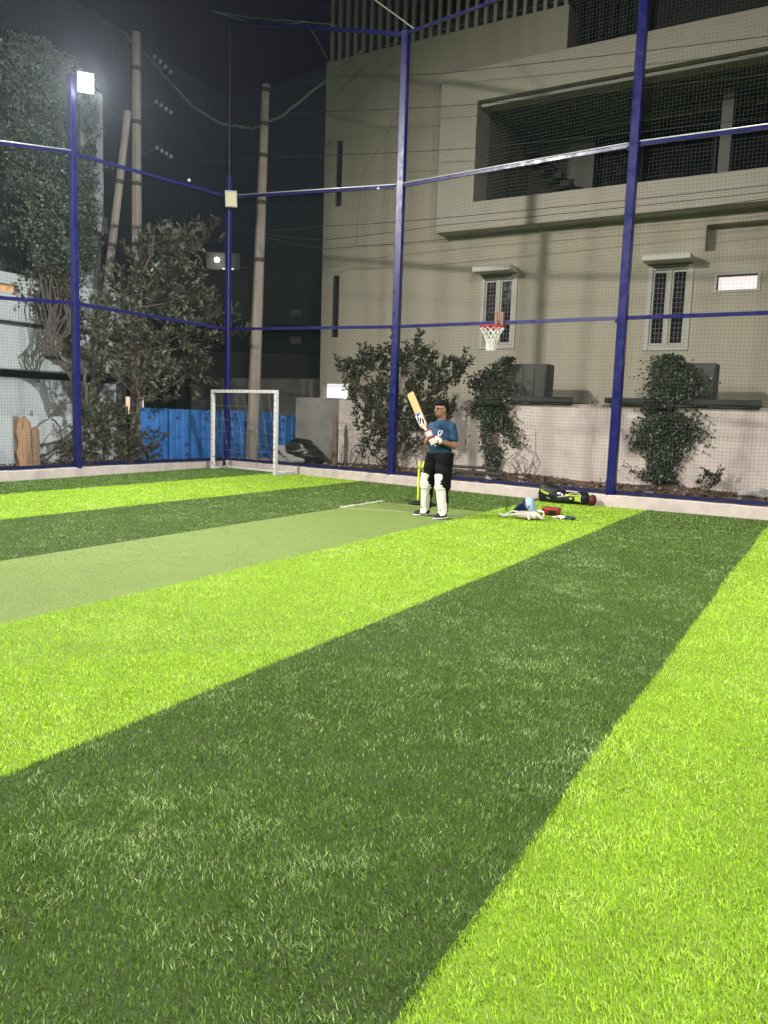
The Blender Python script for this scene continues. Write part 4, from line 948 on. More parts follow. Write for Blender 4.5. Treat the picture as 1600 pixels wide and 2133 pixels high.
# ------------------------------------------------------------------ smooth solids (distance fields turned into meshes)
def smin(a, b, k): h = np.clip(.5+.5*(b-a)/k, 0, 1); return b*(1-h)+a*h-k*h*(1-h)
def smax(a, b, k): return -smin(-a, -b, k)
def cone(a, b, ra, rb):
    a, b = np.array(a, float), np.array(b, float)
    def f(P):
        d = b-a; t = np.clip(((P-a)@d)/(d@d), 0, 1); return np.linalg.norm(P-a-t[..., None]*d, axis=-1)-(ra+(rb-ra)*t)
    f.box = (np.minimum(a-ra, b-rb), np.maximum(a+ra, b+rb)); return f
def ell(c, r, yaw=0.0, tilt=0.0):
    c = np.array(c, float); r = np.array(r, float); cs, sn = math.cos(yaw), math.sin(yaw); ct, st_ = math.cos(tilt), math.sin(tilt)
    def f(P):
        q = P-c; x = q[..., 0]*cs+q[..., 1]*sn; y = -q[..., 0]*sn+q[..., 1]*cs; z = q[..., 2]
        x, z = x*ct+z*st_, -x*st_+z*ct
        k0 = np.sqrt((x/r[0])**2+(y/r[1])**2+(z/r[2])**2); k1 = np.sqrt((x/r[0]**2)**2+(y/r[1]**2)**2+(z/r[2]**2)**2)
        return k0*(k0-1)/(k1+1e-9)
    m = r.max(); f.box = (c-m, c+m); return f
def union(prims, k):
    def f(P):
        d = prims[0](P)
        for p in prims[1:]: d = smin(d, p(P), k)
        return d
    f.box = (np.min([p.box[0] for p in prims], 0), np.max([p.box[1] for p in prims], 0)); return f
def half(p, n):
    p = np.array(p, float); n = np.array(n, float)/np.linalg.norm(n); return lambda P: (P-p)@n
def cut(f, hs, k=.006):
    def g(P):
        d = f(P)
        for h in hs: d = smax(d, h(P), k)
        return d
    g.box = f.box; return g
def solid(f, h=.012, pad=.03):
    lo = f.box[0]-pad; hi = f.box[1]+pad; n = np.ceil((hi-lo)/h).astype(int)+1
    ax = [lo[i]+h*np.arange(n[i]) for i in range(3)]; G = np.stack(np.meshgrid(*ax, indexing='ij'), -1); F = f(G); S = F < 0
    c = np.zeros(tuple(n-1), int)
    for dx in (0,1):
        for dy in (0,1):
            for dz in (0,1): c += S[dx:n[0]-1+dx, dy:n[1]-1+dy, dz:n[2]-1+dz]
    act = (c > 0) & (c < 8); ijk = np.argwhere(act); idx = -np.ones(act.shape, int); idx[act] = np.arange(len(ijk))
    cor = [(0,0,0),(1,0,0),(0,1,0),(1,1,0),(0,0,1),(1,0,1),(0,1,1),(1,1,1)]
    val = np.stack([F[ijk[:,0]+a, ijk[:,1]+b, ijk[:,2]+d] for a, b, d in cor], 1); acc = np.zeros((len(ijk), 3)); cnt = np.zeros(len(ijk))
    for a in range(8):
        for b in range(a+1, 8):
            if sum(abs(cor[a][i]-cor[b][i]) for i in range(3)) != 1: continue
            m = (val[:,a] < 0) != (val[:,b] < 0); t = val[:,a]/(val[:,a]-val[:,b]+1e-12)
            p = np.array(cor[a])[None]+t[:, None]*(np.array(cor[b])-np.array(cor[a]))[None]; acc[m] += p[m]; cnt[m] += 1
    V = lo+h*(ijk+acc/cnt[:, None]); Q = []
    for axn in range(3):
        a1, a2 = (axn+1) % 3, (axn+2) % 3; sl0 = [slice(None)]*3; sl1 = [slice(None)]*3; sl0[axn] = slice(0, -1); sl1[axn] = slice(1, None)
        A, B = S[tuple(sl0)], S[tuple(sl1)]; e = np.argwhere(A != B); e = e[(e[:,a1] > 0) & (e[:,a2] > 0) & (e[:,a1] < n[a1]-1) & (e[:,a2] < n[a2]-1)]
        o1 = np.zeros(3, int); o1[a1] = 1; o2 = np.zeros(3, int); o2[a2] = 1
        q = np.stack([idx[tuple(x.T)] for x in (e, e-o1, e-o1-o2, e-o2)], 1); flip = ~A[tuple(e.T)]
        q[flip] = q[flip][:, ::-1]; Q.append(q)
    return fastmesh(V, np.zeros((0, 3), int), np.concatenate(Q)[:, ::1])
def sobj(name, f, m, parent, h=.012):
    o = link(name, solid(f, h), m, parent, True); BASE[o.name] = np.zeros(3); return o
def patch(name, f, c, ux, uz, shape, m, parent, out, lift=.004):
    """thin print pressed onto the surface of solid f: shape is a list of 2-D quads"""
    v = []; fc = []; c = np.array(c, float); ux = np.array(ux, float); uz = np.array(uz, float); out = np.array(out, float)/np.linalg.norm(out)
    for quad in shape:
        g = 4
        b = len(v)
        for i in range(g+1):
            for j in range(g+1):
                s, t = i/g, j/g; p2 = (1-s)*(1-t)*np.array(quad[0])+s*(1-t)*np.array(quad[1])+s*t*np.array(quad[2])+(1-s)*t*np.array(quad[3])
                p = c+ux*p2[0]+uz*p2[1]+out*.25
                for _ in range(40): p = p-out*float(np.clip(f(p[None])[0]-lift, -.05, .05))*.9
                v.append(p)
        for i in range(g):
            for j in range(g): k = b+i*(g+1)+j; fc.append((k, k+g+1, k+g+2, k+1))
    return obj(name, v, fc, m, parent)

# ------------------------------------------------------------------ the batter
M['skin'] = mat('skin', (.30,.155,.10), .5, .06, 20, spec=.4); M['hair'] = mat('black_hair', (.005,.0045,.0045), .5, .3, 60, .5, 200, spec=.2)
M['shirt'] = mat('blue_jersey', (.010,.047,.105), .75, .10, 9, .25, 18); M['trouser'] = mat('black_track_trousers', (.004,.004,.0045), .75, .2, 8, .35, 14, spec=.15)
M['pad'] = mat('white_leg_pad', (.74,.73,.66), .6, .05, 20, .1, 60); M['padstrap'] = mat('pad_strap', (.10,.10,.10), .7)
M['glove'] = mat('white_glove', (.74,.72,.68), .6, .06, 20); M['glove_red'] = mat('red_glove_trim', (.36,.02,.03), .6, .1, 20)
M['shoe'] = mat('black_shoe', (.018,.018,.02), .5, .2, 20); M['sole'] = mat('white_sole', (.75,.74,.70), .6, .05, 20)
M['black'] = mat('black_plastic', (.012,.012,.012), .35); M['whitep'] = mat('white_print', (.78,.79,.80), .6)
MAN = (10.07, 5.03, -.003)
B = thing('person', 'batter in blue jersey, black trousers and white leg pads holding up a bat', 'person', MAN, -1.0418, local=True)
yawf = math.atan2(-.66, -.75)                   # the way the chest faces
fw = np.array([math.cos(yawf), math.sin(yawf), 0]); lf = np.array([-fw[1], fw[0], 0])   # forward, his left
yh = math.atan2(-.50, -.87); hf = np.array([math.cos(yh), math.sin(yh), 0]); hl = np.array([-hf[1], hf[0], 0]); hc = np.array([.075, -.01, 1.56])
LS, RS = np.array([.225, -.115, 1.305]), np.array([-.035, .125, 1.305]); LE, RE = np.array([.265, -.155, 1.05]), np.array([-.11, .02, 1.08]); LWr, RWr = np.array([.045, -.305, 1.115]), np.array([-.095, -.20, 1.165])
RH, RK, RA = np.array([.01, .075, .90]), np.array([-.085, .10, .50]), np.array([-.085, .155, .085]); LH, LK, LA = np.array([.145, -.07, .90]), np.array([.105, -.135, .50]), np.array([.150, -.16, .085])
tc = np.array([.095, 0, 0])
head = [ell(hc, (.098, .078, .122), yh), ell(hc+hf*.03-np.array([0,0,.065]), (.062, .058, .060), yh), ell(hc+hf*.100-np.array([0,0,.020]), (.020, .014, .026), yh, .3), ell(hc+hl*.080-hf*.008-np.array([0,0,.01]), (.018,.010,.032), yh), ell(hc-hl*.080-hf*.008-np.array([0,0,.01]), (.018,.010,.032), yh), ell(hc+hf*.089-np.array([0,0,.066]), (.012,.024,.010), yh)]
nk = [cone(tc+np.array([-.01,0,1.36]), hc-np.array([0,0,.06])-hf*.01, .062, .056)]
body = union(head+nk+[ell(tc+np.array([0,0,1.22]), (.105,.17,.20), yawf), ell(tc+np.array([0,0,1.0]), (.11,.15,.16), yawf), cone(RS, LS, .055, .055),
     cone(LS, LE, .052, .044), cone(LE, LWr, .044, .031), cone(RS, RE, .052, .044), cone(RE, RWr, .044, .031), ell(LWr+np.array([-.05,-.01,.0]), (.05,.03,.03)), ell(RWr+np.array([-.03,-.02,.02]), (.04,.03,.03)),
     cone(RH, RK, .085, .058), cone(RK, RA, .055, .036), cone(LH, LK, .085, .058), cone(LK, LA, .055, .036), cone(RA-np.array([0,0,.03]), RA+np.array([-.13,-.06,-.05]), .035, .025), cone(LA-np.array([0,0,.03]), LA+np.array([-.10,-.09,-.05]), .035, .025)], .016)
sobj('body', body, M['skin'], B, .0095)
hair = cut(union([ell(hc+np.array([0,0,.022])-hf*.012, (.112,.090,.120), yh), ell(hc+np.array([0,0,.085])+hf*.035, (.080,.075,.045), yh)], .02),
           [lambda P: smin((P-(hc+hf*.035))@(-hf), -((P-(hc+np.array([0,0,.058])))[..., 2]), .01)*-1 if False else -smax((P-(hc-hf*.005))@(-hf), ((P-(hc+np.array([0,0,.055]))))[..., 2], .012), half(hc-np.array([0,0,.055]), (0,0,-1))], .008)
sobj('hair', hair, M['hair'], B, .0085)
for s in (-1, 1):
    c = hc+hf*.098+hl*s*.034+np.array([0,0,.012]); a = Acc(); a.tube([c+hl*.024*math.cos(t)+np.array([0,0,.016*math.sin(t)])-hf*.10*abs(.0*t) for t in np.linspace(0, 6.283, 13)], .0032, 5, False); a.tube([c+hl*s*.024, hc+hl*s*.084+np.array([0,0,.012])], .003, 4); a.build('glasses', M['black'], B)
    c = hc+hf*.088+hl*s*.033+np.array([0,0,.010]); sobj('eye', ell(c, (.008,.013,.007), yh), M['black'], B, .003)
shirt_f = union([ell(tc+np.array([0,0,1.24]), (.130,.175,.17), yawf), ell(tc+fw*.04+np.array([0,0,1.06]), (.15,.172,.20), yawf), ell(tc+fw*.01+np.array([0,0,.95]), (.135,.175,.10), yawf), cone(RS+np.array([.02,-.02,0]), LS-np.array([.02,-.02,0]), .066, .066), cone(LS, LS+(LE-LS)*.62, .068, .072), cone(RS, RS+(RE-RS)*.62, .068, .072), cone(tc+np.array([-.01,0,1.32]), tc+np.array([-.012,0,1.415]), .10, .058)], .045)
dl, dr = (LE-LS)/np.linalg.norm(LE-LS), (RE-RS)/np.linalg.norm(RE-RS)
def slv(S, d, far): 
    h = half(S+d*.20, d)
    return lambda P: np.where(np.linalg.norm(P-(S+d*.22), axis=-1) < .115, h(P), -1)
shirt_f = cut(shirt_f, [half((0,0,.925), (0,0,-1)), slv(LS, dl, 0), slv(RS, dr, 0), half((.09,-.01,1.425), hf*.25+np.array([0,0,1]))], .008)
def wrinkled(f, amp, s):
    def g(P): return f(P)+amp*(np.sin(P[...,0]*s+4*P[...,2]*s*.35)*np.sin(P[...,2]*s*.8+P[...,1]*s*.6)+.5*np.sin(P[...,2]*s*1.9+P[...,0]*s*.8))
    g.box = f.box; return g
shirt_f = wrinkled(shirt_f, .0045, 26)
sobj('jersey', shirt_f, M['shirt'], B, .0105)
collar = union([cone(tc+np.array([-.01,0,1.400])+.066*np.array([math.cos(t), math.sin(t), 0])-hf*.0+np.array([0,0,-.018*math.cos(t-yh)]), tc+np.array([-.01,0,1.400])+.066*np.array([math.cos(t+.5), math.sin(t+.5), 0])+np.array([0,0,-.018*math.cos(t+.5-yh)]), .012, .012) for t in np.arange(0, 6.28, .5)], .006)
sobj('collar', collar, M['shirt'], B, .007)
# crest on the chest: a shield outline with a bar below
cr = tc+fw*.10+lf*.085+np.array([0,0,1.225]); q = lambda x0, x1, z0, z1: [(x0,z0),(x1,z0),(x1,z1),(x0,z1)]
patch('crest', shirt_f, cr, lf, (0,0,1), [q(-.026,.026,-.020,.040), [(-.018,-.038),(.018,-.038),(.026,-.020),(-.026,-.020)], q(-.020,.020,-.056,-.048)], M['whitep'], B, fw)
patch('crest_mark', shirt_f, cr, lf, (0,0,1), [q(-.013,.013,-.014,.028)], M['shirt'], B, fw, .0065)
trs = union([ell(tc+np.array([0,0,.90]), (.135,.17,.11), yawf), cone(RH, RK-fw*.02, .128, .105), cone(LH, LK-fw*.02+np.array([.012,0,0]), .130, .118), cone(RK-fw*.025, RA-fw*.02, .086, .058), cone(LK-fw*.025, LA-fw*.02, .088, .060)], .03)
trs = wrinkled(cut(trs, [half((0,0,.95), (0,0,1)), half((0,0,.10), (0,0,-1))], .01), .006, 17)
sobj('trousers', trs, M['trouser'], B, .012)
wb = cut(ell(tc+np.array([0,0,.93]), (.150,.186,.10), yawf), [half((0,0,.945), (0,0,1)), half((0,0,.905), (0,0,-1))], .006); sobj('waistband', wb, M['trouser'], B, .01)
# leg pads
def pad(A, K, fdir, parent):
    A, K = np.array(A), np.array(K); ax = K-A; ax /= np.linalg.norm(ax); f = np.array(fdir, float); f -= ax*(f@ax); f /= np.linalg.norm(f); s = np.cross(ax, f)
    hh = .60; NT, NA = 44, 30; outer = []; inner = []
    for i in range(NT+1):
        t = i/NT; z = t*hh
        knee = math.exp(-((t-.70)/.09)**2)
        wide = (1.0 if t < .82 else math.sqrt(max(0.02, 1-((t-.82)/.185)**2)))*(1.0 if t > .10 else .72+2.8*t)
        rad = .061+.014*t+.006*math.sin(t*3)
        for j in range(NA+1):
            u = (j/NA*2-1); th = u*math.radians(98)*wide
            rib = .008*abs(math.sin(u*math.pi*3.5)) if t < .60 else 0
            roll = .016*abs(math.sin((t-.605)/.075*math.pi)) if .605 <= t <= .83 else (.012 if t > .83 else 0)
            r_ = rad+rib+roll+.012*knee; c = A+ax*(z-.025)+f*(.012+.030*max(0, t-.75)); c = c+f*(.05*(1-t/.12) if t < .12 else 0)
            outer.append(c+r_*(math.cos(th)*f*1.0+math.sin(th)*s*.92)); inner.append(c+(rad-.014)*(math.cos(th)*f+math.sin(th)*s*.92))
    n = NA+1; N = len(outer); fcs = []
    for i in range(NT):
        for j in range(NA):
            a_ = i*n+j; fcs += [(a_, a_+1, a_+n+1, a_+n), (N+a_+n, N+a_+n+1, N+a_+1, N+a_)]
    for i in range(NT): fcs += [(i*n, (i+1)*n, N+(i+1)*n, N+i*n), (N+i*n+NA, N+(i+1)*n+NA, (i+1)*n+NA, i*n+NA)]
    for j in range(NA): fcs += [(N+j, N+j+1, j+1, j), (NT*n+j, NT*n+j+1, N+NT*n+j+1, N+NT*n+j)]
    o = obj('leg_pad', outer+inner, fcs, M['pad'], parent, True)
    for t in (.12, .47, .66):
        c = A+ax*(t*hh-.025); a = Acc(); a.tube([c+.070*(math.cos(th)*f+math.sin(th)*s) for th in np.linspace(math.radians(85), math.radians(275), 14)], .010, 5); a.build('strap', M['pad'] if t == .66 else M['padstrap'], o)
    a = Acc(); c = A+ax*.10*hh+f*.105; a.bbox(c-.010, c+.010, .003); a.build('buckle', M['black'], o)
    return o
pad(RA+np.array([0,0,-.01]), RK, (-.66,-.75,0), B); pad(LA+np.array([0,0,-.01]), LK, (-.45,-.89,0), B)
# shoes
for A, d in ((RA, (-.93,-.37)), (LA, (-.72,-.69))):
    d = np.array((*d, 0)); d /= np.linalg.norm(d); A = np.array(A); y = math.atan2(d[1], d[0])
    up_ = cut(union([ell(A+d*.03+np.array([0,0,-.035]), (.10,.048,.055), y), ell(A+d*.115+np.array([0,0,-.048]), (.085,.047,.038), y), cone(A+np.array([0,0,-.02]), A+np.array([0,0,.012]), .048, .046)], .025), [half((0,0,.022), (0,0,-1))], .004)
    s = sobj('shoe', up_, M['shoe'], B, .008)
    so = cut(union([ell(A+d*.02+np.array([0,0,-.072]), (.105,.052,.03), y), ell(A+d*.115+np.array([0,0,-.072]), (.093,.052,.03), y)], .02), [half((0,0,.006), (0,0,-1)), half((0,0,.028), (0,0,1))], .004)
    sobj('sole', so, M['sole'], s, .007)
    l = np.cross((0,0,1.), d)
    for k in range(3):
        a = Acc(); c = A+d*(.07+.02*k)+np.array([0,0,.012-.008*k]); a.tube([c-l*.022-np.array([0,0,.006]), c, c+l*.022-np.array([0,0,.006])], .0035, 4); a.build('lace', M['whitep'], s)
# bat (held, so a thing of its own): toe up, handle down in the gloves
hb, bs, bt = np.array([-.012, -.325, 1.045]), np.array([-.165, -.275, 1.285]), np.array([-.392, -.215, 1.775])
ax = (bt-hb)/np.linalg.norm(bt-hb); face = np.array([-.45,-.88,-.12]); face -= ax*(face@ax); face /= np.linalg.norm(face); sd = np.cross(ax, face)
BT = thing('cricket_bat', 'pale willow cricket bat held upright in gloved hands', 'bat', MAN, -1.0418, local=True)
M['willow'] = mat('willow', (.62,.47,.24), .5, .06, 5, .03, 40, stretch=(8,8,1)); M['grip'] = mat('bat_grip', (.55,.52,.50), .7)
v = []; f = []; Lb = np.linalg.norm(bt-bs); N = 26; prof = []
for i in range(N+1):
    t = i/N; c = bs+(bt-bs)*t
    w = .054 if t > .10 else .018+(.036)*math.sin(t/.10*math.pi/2); w *= (1 if t < .95 else math.sqrt(max(.05, 1-((t-.95)/.055)**2))*.35+.65)
    th = .010+.016*math.sin(min(1, t*1.25)*math.pi*.8); th = max(th, .008)
    ring = [(-w, .006), (-w*.6, .011), (0, .012), (w*.6, .011), (w, .006), (w, -.006), (w*.45, -th), (0, -th*1.5), (-w*.45, -th), (-w, -.006)]
    v += [c+sd*p+face*q_ for p, q_ in ring]
m = 10
for i in range(N):
    for k in range(m): f.append((i*m+k, i*m+(k+1) % m, (i+1)*m+(k+1) % m, (i+1)*m+k))
f.append(tuple(range(m))[::-1]); f.append(tuple(N*m+k for k in range(m)))
obj('blade', v, f, M['willow'], BT)
a = Acc(); a.tube([hb, hb+(bs-hb)*.5, bs+ax*.03], [.017, .016, .018], 10); a.build('handle', M['grip'], BT, True)
def sticker(name, polys, m):
    v = []; f = []
    for P_ in polys:
        b = len(v); v += [bs+ax*t*Lb+sd*x+face*.0135 for x, t in P_]; v += [bs+ax*t*Lb+sd*x+face*.0145 for x, t in P_]; k = len(P_)
        f.append(tuple(b+k+i for i in range(k))); f.append(tuple(b+i for i in range(k))[::-1])
        for i in range(k): f.append((b+i, b+(i+1) % k, b+k+(i+1) % k, b+k+i))
    return obj(name, v, f, m, BT)
sticker('sticker', [[(-.050,.10),(.050,.10),(.050,.40),(-.050,.40)]], mat('white_sticker', (.76,.76,.78), .4))
def lift_(o): 
    for vv in o.data.vertices: vv.co += Vector(tuple(face*.0015))
lift_(sticker('logo', [[(-.045,.16),(-.020,.16),(.030,.30),(.005,.30)], [(.010,.12),(.034,.12),(.046,.24),(.024,.26)], [(-.044,.24),(-.026,.24),(-.006,.345),(-.030,.345)]], M['black']))
lift_(sticker('logo', [[(-.030,.365),(.008,.365),(.020,.43),(-.018,.43)], [(.014,.36),(.034,.36),(.044,.42),(.028,.42)]], mat('blue_sticker', (.06,.08,.55), .4)))
# batting gloves closed round the handle
def glove(C_, along, wr, seed):
    """C_: centre of the grip; four finger rolls wrap the handle; wr: wrist"""
    C_ = np.array(C_); al = along/np.linalg.norm(along); back = np.array(wr)-C_; back -= al*(back@al); back /= np.linalg.norm(back); frt = np.cross(al, back)
    out = -np.sign(frt@np.array([.3,1.,0]))*frt
    palm = union([ell(C_+back*.045+out*.006, (.040,.034,.050)), cone(C_+back*.05, np.array(wr), .036, .040)], .03)
    g = sobj('glove', palm, M['glove'], B, .008)
    for k in range(4):
        p = C_+al*(.040-.027*k); r0 = .0135-.0008*abs(k-1.2)
        pts = [p+back*.042+out*.026, p+back*.006+out*.042, p-back*.030+out*.030, p-back*.042-out*.002, p-back*.030-out*.026, p-back*.004-out*.030]
        pts = pts[:6-(1 if k in (0, 3) else 0)]
        fg = union([cone(pts[i], pts[i+1], r0, r0) for i in range(len(pts)-1)], .003); sobj('finger', fg, M['glove_red'] if k == 0 else M['glove'], g, .0065)
    th_ = union([cone(C_+back*.045-out*.02-al*.02*0, C_+back*.012-out*.042+al*.018, .016, .015), cone(C_+back*.012-out*.042+al*.018, C_-back*.022-out*.036+al*.03, .015, .012)], .006); sobj('thumb', th_, M['glove_red'], g, .0065)
    d = (np.array(wr)-C_); d /= np.linalg.norm(d); a = Acc(); a.tube([np.array(wr)-d*.010, np.array(wr)+d*.018], .044, 12); a.build('cuff', M['glove'], g, True)
    a = Acc(); a.tube([np.array(wr)-d*.034, np.array(wr)-d*.020], .043, 12); a.build('trim', M['glove_red'], g, True)
glove(hb+ax*.085, ax, LWr, 0); glove(hb+ax*.205, ax, RWr, 1)

# ------------------------------------------------------------------ stumps
SP = thing('wicket', 'pair of neon yellow stumps on a black base behind the batter', 'stumps', (11.33, 5.90, 0))
M['neon'] = mat('neon_stump', (.72,.80,.05), .45, .05, 20)
for (x, y) in ((11.33, 5.93), (11.30, 5.83), (11.27, 5.73)):
    a = Acc(); a.tube([(x,y,.06),(x,y,.10),(x,y,.70),(x,y,.715)], [.022,.019,.019,.014], 12); s = a.build('stump', M['neon'], SP, True)
    a = Acc(); a.bbox((x-.024, y-.008, .60), (x-.019, y+.008, .62), .002); a.build('mark', M['black'], s)
a = Acc(); a.bbox((11.20, 5.62, .004), (11.40, 6.04, .035), .012); a.bbox((11.25, 5.66, .036), (11.36, 6.0, .062), .01); a.build('base', M['black'], SP)

# ------------------------------------------------------------------ kit on the turf
M['bagcloth'] = mat('black_bag_cloth', (.013,.013,.014), .55, .3, 12, .3, 30); M['neong'] = mat('neon_green_print', (.50,.66,.05), .6, .1, 30); M['piping'] = mat('pale_piping', (.55,.58,.45), .6)
KB = thing('kit_bag', 'long black kit bag with neon green print lying against the kerb', 'bag', (13.40, 4.12, 0), 0, local=True)
# local: y runs along the bag (image left = +y)
e = lambda y, rx, rz, z, x=0: ell((x, y, z), (rx, .16, rz))
bagf = union([ell((0,.34,.17), (.13,.15,.19)), ell((.0,.20,.15), (.14,.16,.17)), ell((0,.02,.105), (.14,.17,.115)), ell((0,-.16,.11), (.135,.16,.115)), ell((.0,-.34,.12), (.13,.14,.12))], .05)
bagf = wrinkled(cut(bagf, [half((0,0,.01), (0,0,-1)), half((0,.435,.1), (0,1,.1))], .02), .006, 22); sobj('body', bagf, M['bagcloth'], KB, .012)
out = np.array([-1., 0, .12]); uy = np.array([0,-1.,0]); uz = np.array([0,0,1.])
q2 = lambda x, z, w, h, sk=0: [(x,z),(x+w,z+sk),(x+w,z+h+sk),(x,z+h)]
patch('lettering', bagf, (0,.37,.15), uy, uz, [q2(.0,.03,.018,.05,-.01), q2(.03,.015,.02,.045,-.01), q2(.062,.005,.02,.04,-.01), q2(.094,-.005,.02,.04,-.01), q2(.126,-.012,.02,.035,-.01), q2(.0,.03,.14,.012,-.05)], M['neong'], KB, out)
patch('lettering', bagf, (0,-.10,.14), uy, uz, [q2(x,.0,.022,.026) for x in np.arange(0, .24, .032)]+[q2(.05,-.06,.05,.03), q2(.14,-.085,.10,.075), q2(-.03,.0,.03,.03)], M['neong'], KB, out)
patch('piping', bagf, (0,-.10,.10), uy, uz, [q2(-.16,.0,.16,.012,.035), q2(0,.035,.05,.012,.05), q2(.05,.085,.10,.012,.01), q2(.15,.095,.08,.012,-.02), q2(.235,-.06,.012,.13), q2(-.36,-.02,.06,.016,-.025)], M['piping'], KB, out)
patch('badge', bagf, (0,.05,.17), uy, uz, [q2(-.03,-.01,.06,.03), q2(.05,-.035,.025,.035)], M['whitep'], KB, out)
a = Acc(); a.tube([(.0,.3,.335),(-.03,.2,.33),(-.05,.08,.24),(-.03,-.05,.225)], .012, 6); a.build('handle', M['bagcloth'], KB, True)
a = Acc(); a.tube([(-.06,.40,.05),(-.13,.50,.02),(-.10,.60,.015),(-.02,.66,.02)], .010, 5); a.build('strap', M['bagcloth'], KB, True)
EC = sobj('end_cap', ell((0,-.52,.10), (.09,.07,.10)), mat('dark_red_cloth', (.09,.015,.012), .6, .2, 20), KB, .012)
# helmet: navy shell with a white and pale blue side
HB = (11.35, 4.05, 0.0)
HT = thing('helmet', 'navy batting helmet with white and pale blue side lying on the turf', 'helmet', HB, 0, local=True)
M['navy'] = mat('navy_shell', (.008,.014,.06), .35, .1, 20); M['pale'] = mat('pale_blue_panel', (.42,.58,.74), .45, .06, 20)
hf_ = cut(ell((0,.06,.10), (.12,.19,.20), 0.0), [half((0,0,.012), (0,0,-1)), half((0,-.03,.1), (0,-1,.35)), half((0,.03,.235), (0,.72,.70))], .012); sobj('shell', hf_, M['navy'], HT, .011)
h2 = cut(ell((.0,-.03,.09), (.115,.145,.185)), [half((0,0,.012), (0,0,-1)), half((0,-.035,.1), (0,1,-.35)), half((0,-.13,.1), (0,-1,.25))], .012); sobj('side_panel', h2, M['pale'], HT, .011)
a = Acc(); a.tube([(-.115,-.02,.02),(-.12,-.045,.08),(-.10,-.075,.15),(-.05,-.10,.215)], .008, 5); a.build('strap', M['black'], HT)
a = Acc()
for k in range(5): a.tube([(-.05,.24,.03+.035*k),(-.02,.33,.04+.035*k),(.06,.34,.05+.03*k)], .005, 5)
a.tube([(-.02,.33,.03),(-.02,.33,.20)], .005, 5); a.build('grille', M['iron_dark'], HT)
patch('badge', hf_, (0,.11,.17), uy, uz, [q2(-.05,-.01,.03,.025), q2(-.01,.01,.03,.03), q2(.03,.03,.02,.02)], mat('blue_badge', (.10,.16,.45), .5), HT, (-1,0,.3))
RB = thing('red_case', 'small red and black zipped case behind the helmet', 'case', (11.55, 3.72, 0), 0, local=True)
rb = cut(ell((0,0,.075), (.10,.19,.14)), [half((0,0,.01), (0,0,-1)), half((0,0,.125), (0,0,1)), half((0,-.13,0), (0,-1,0)), half((0,.14,0), (0,1,0))], .02); sobj('body', rb, mat('red_case_cloth', (.30,.022,.012), .5, .15, 20), RB, .011)
a = Acc(); a.bbox((-.105,-.10,.03), (-.095,.02,.09), .004); a.build('pocket', M['black'], RB); a = Acc(); a.tube([(-.05,-.13,.02),(-.08,-.17,.02),(-.02,-.19,.03)], .012, 5); a.build('strap', M['black'], RB)
# white thigh guard with trailing straps
TG = thing('thigh_guard', 'cream thigh guard with loose white straps in front of the helmet', 'guard', (10.80, 3.85, 0), 0, local=True)
M['cream'] = mat('cream_padding', (.62,.55,.43), .7, .1, 20, .1, 50); M['whitec'] = mat('white_strap', (.76,.75,.68), .7)
tg = cut(union([ell((0,.02,.06), (.10,.17,.065)), ell((.02,-.10,.055), (.08,.11,.06))], .03), [half((0,0,.012), (0,0,-1))], .01); sobj('padding', tg, M['cream'], TG, .011)
for pts in ([(-.04,.12,.08),(-.06,.24,.05),(-.08,.32,.035),(-.05,.40,.05),(-.0,.44,.07)], [(.0,.13,.10),(-.02,.20,.11),(.02,.27,.08),(.0,.34,.04)], [(-.06,-.02,.11),(-.10,-.06,.10),(-.13,-.07,.05),(-.15,-.10,.02)], [(.02,-.10,.12),(-.06,-.18,.10),(-.08,-.24,.05),(.0,-.27,.03)], [(.05,-.20,.03),(.04,-.25,.08),(.03,-.24,.13),(.06,-.14,.14)]):
    P_ = []
    for i in range(len(pts)-1):
        for t in (0, .5): P_.append(np.array(pts[i])*(1-t)+np.array(pts[i+1])*t)
    P_.append(np.array(pts[-1])); a = Acc(); a.tube(P_, .014, 6); a.build('strap', M['whitec'], TG, True)
GV = thing('batting_glove', 'small white and dark blue glove lying flat right of the kit', 'glove', (11.22, 3.40, 0), 0, local=True)
gf = cut(union([ell((0,.06,.03), (.05,.075,.03)), cone((0,.09,.03), (-.03,.18,.02), .017, .014), cone((.02,.09,.03), (.01,.18,.02), .017, .014), cone((-.04,.05,.02), (-.09,.04,.015), .016, .013)], .012), [half((0,0,.008), (0,0,-1))], .004); sobj('palm', gf, M['whitec'], GV, .007)
gf = cut(ell((0,-.07,.03), (.05,.09,.03)), [half((0,0,.008), (0,0,-1))], .004); sobj('cuff', gf, mat('dark_blue_cuff', (.03,.045,.08), .6), GV, .008)

# ------------------------------------------------------------------ junk behind the fences
TP = thing('tarpaulin', 'crumpled black tarpaulin bundle with grey lining behind the goal', 'tarpaulin', (16.05, 11.85, .1), 0, local=True)
tpf = wrinkled(cut(union([ell((0,-.02,.30), (.36,.52,.38)), ell((0,-.36,.20), (.3,.34,.27)), ell((-.05,.32,.20), (.3,.38,.24))], .08), [half((0,0,.0), (0,0,-1))], .02), .025, 13); sobj('cover', tpf, M['tarp'], TP, .022)
tl = wrinkled(cut(union([ell((-.22,.46,.42), (.12,.22,.10), 0), cone((-.30,.34,.38), (-.38,-.08,.14), .075, .10), cone((-.38,-.08,.14), (-.34,-.36,.16), .095, .06), cone((-.30,.55,.20), (-.36,-.1,.05), .09, .09)], .05), [half((0,0,.0), (0,0,-1))], .01), .014, 24); sobj('lining', tl, M['tarp_grey'], TP, .018)
o_ = onX(700, 866, 16.2); PO = thing('wooden_post', 'short rusty brown stump post between the tarpaulin and the shrub', 'post', (16.2, o_[1], .1))
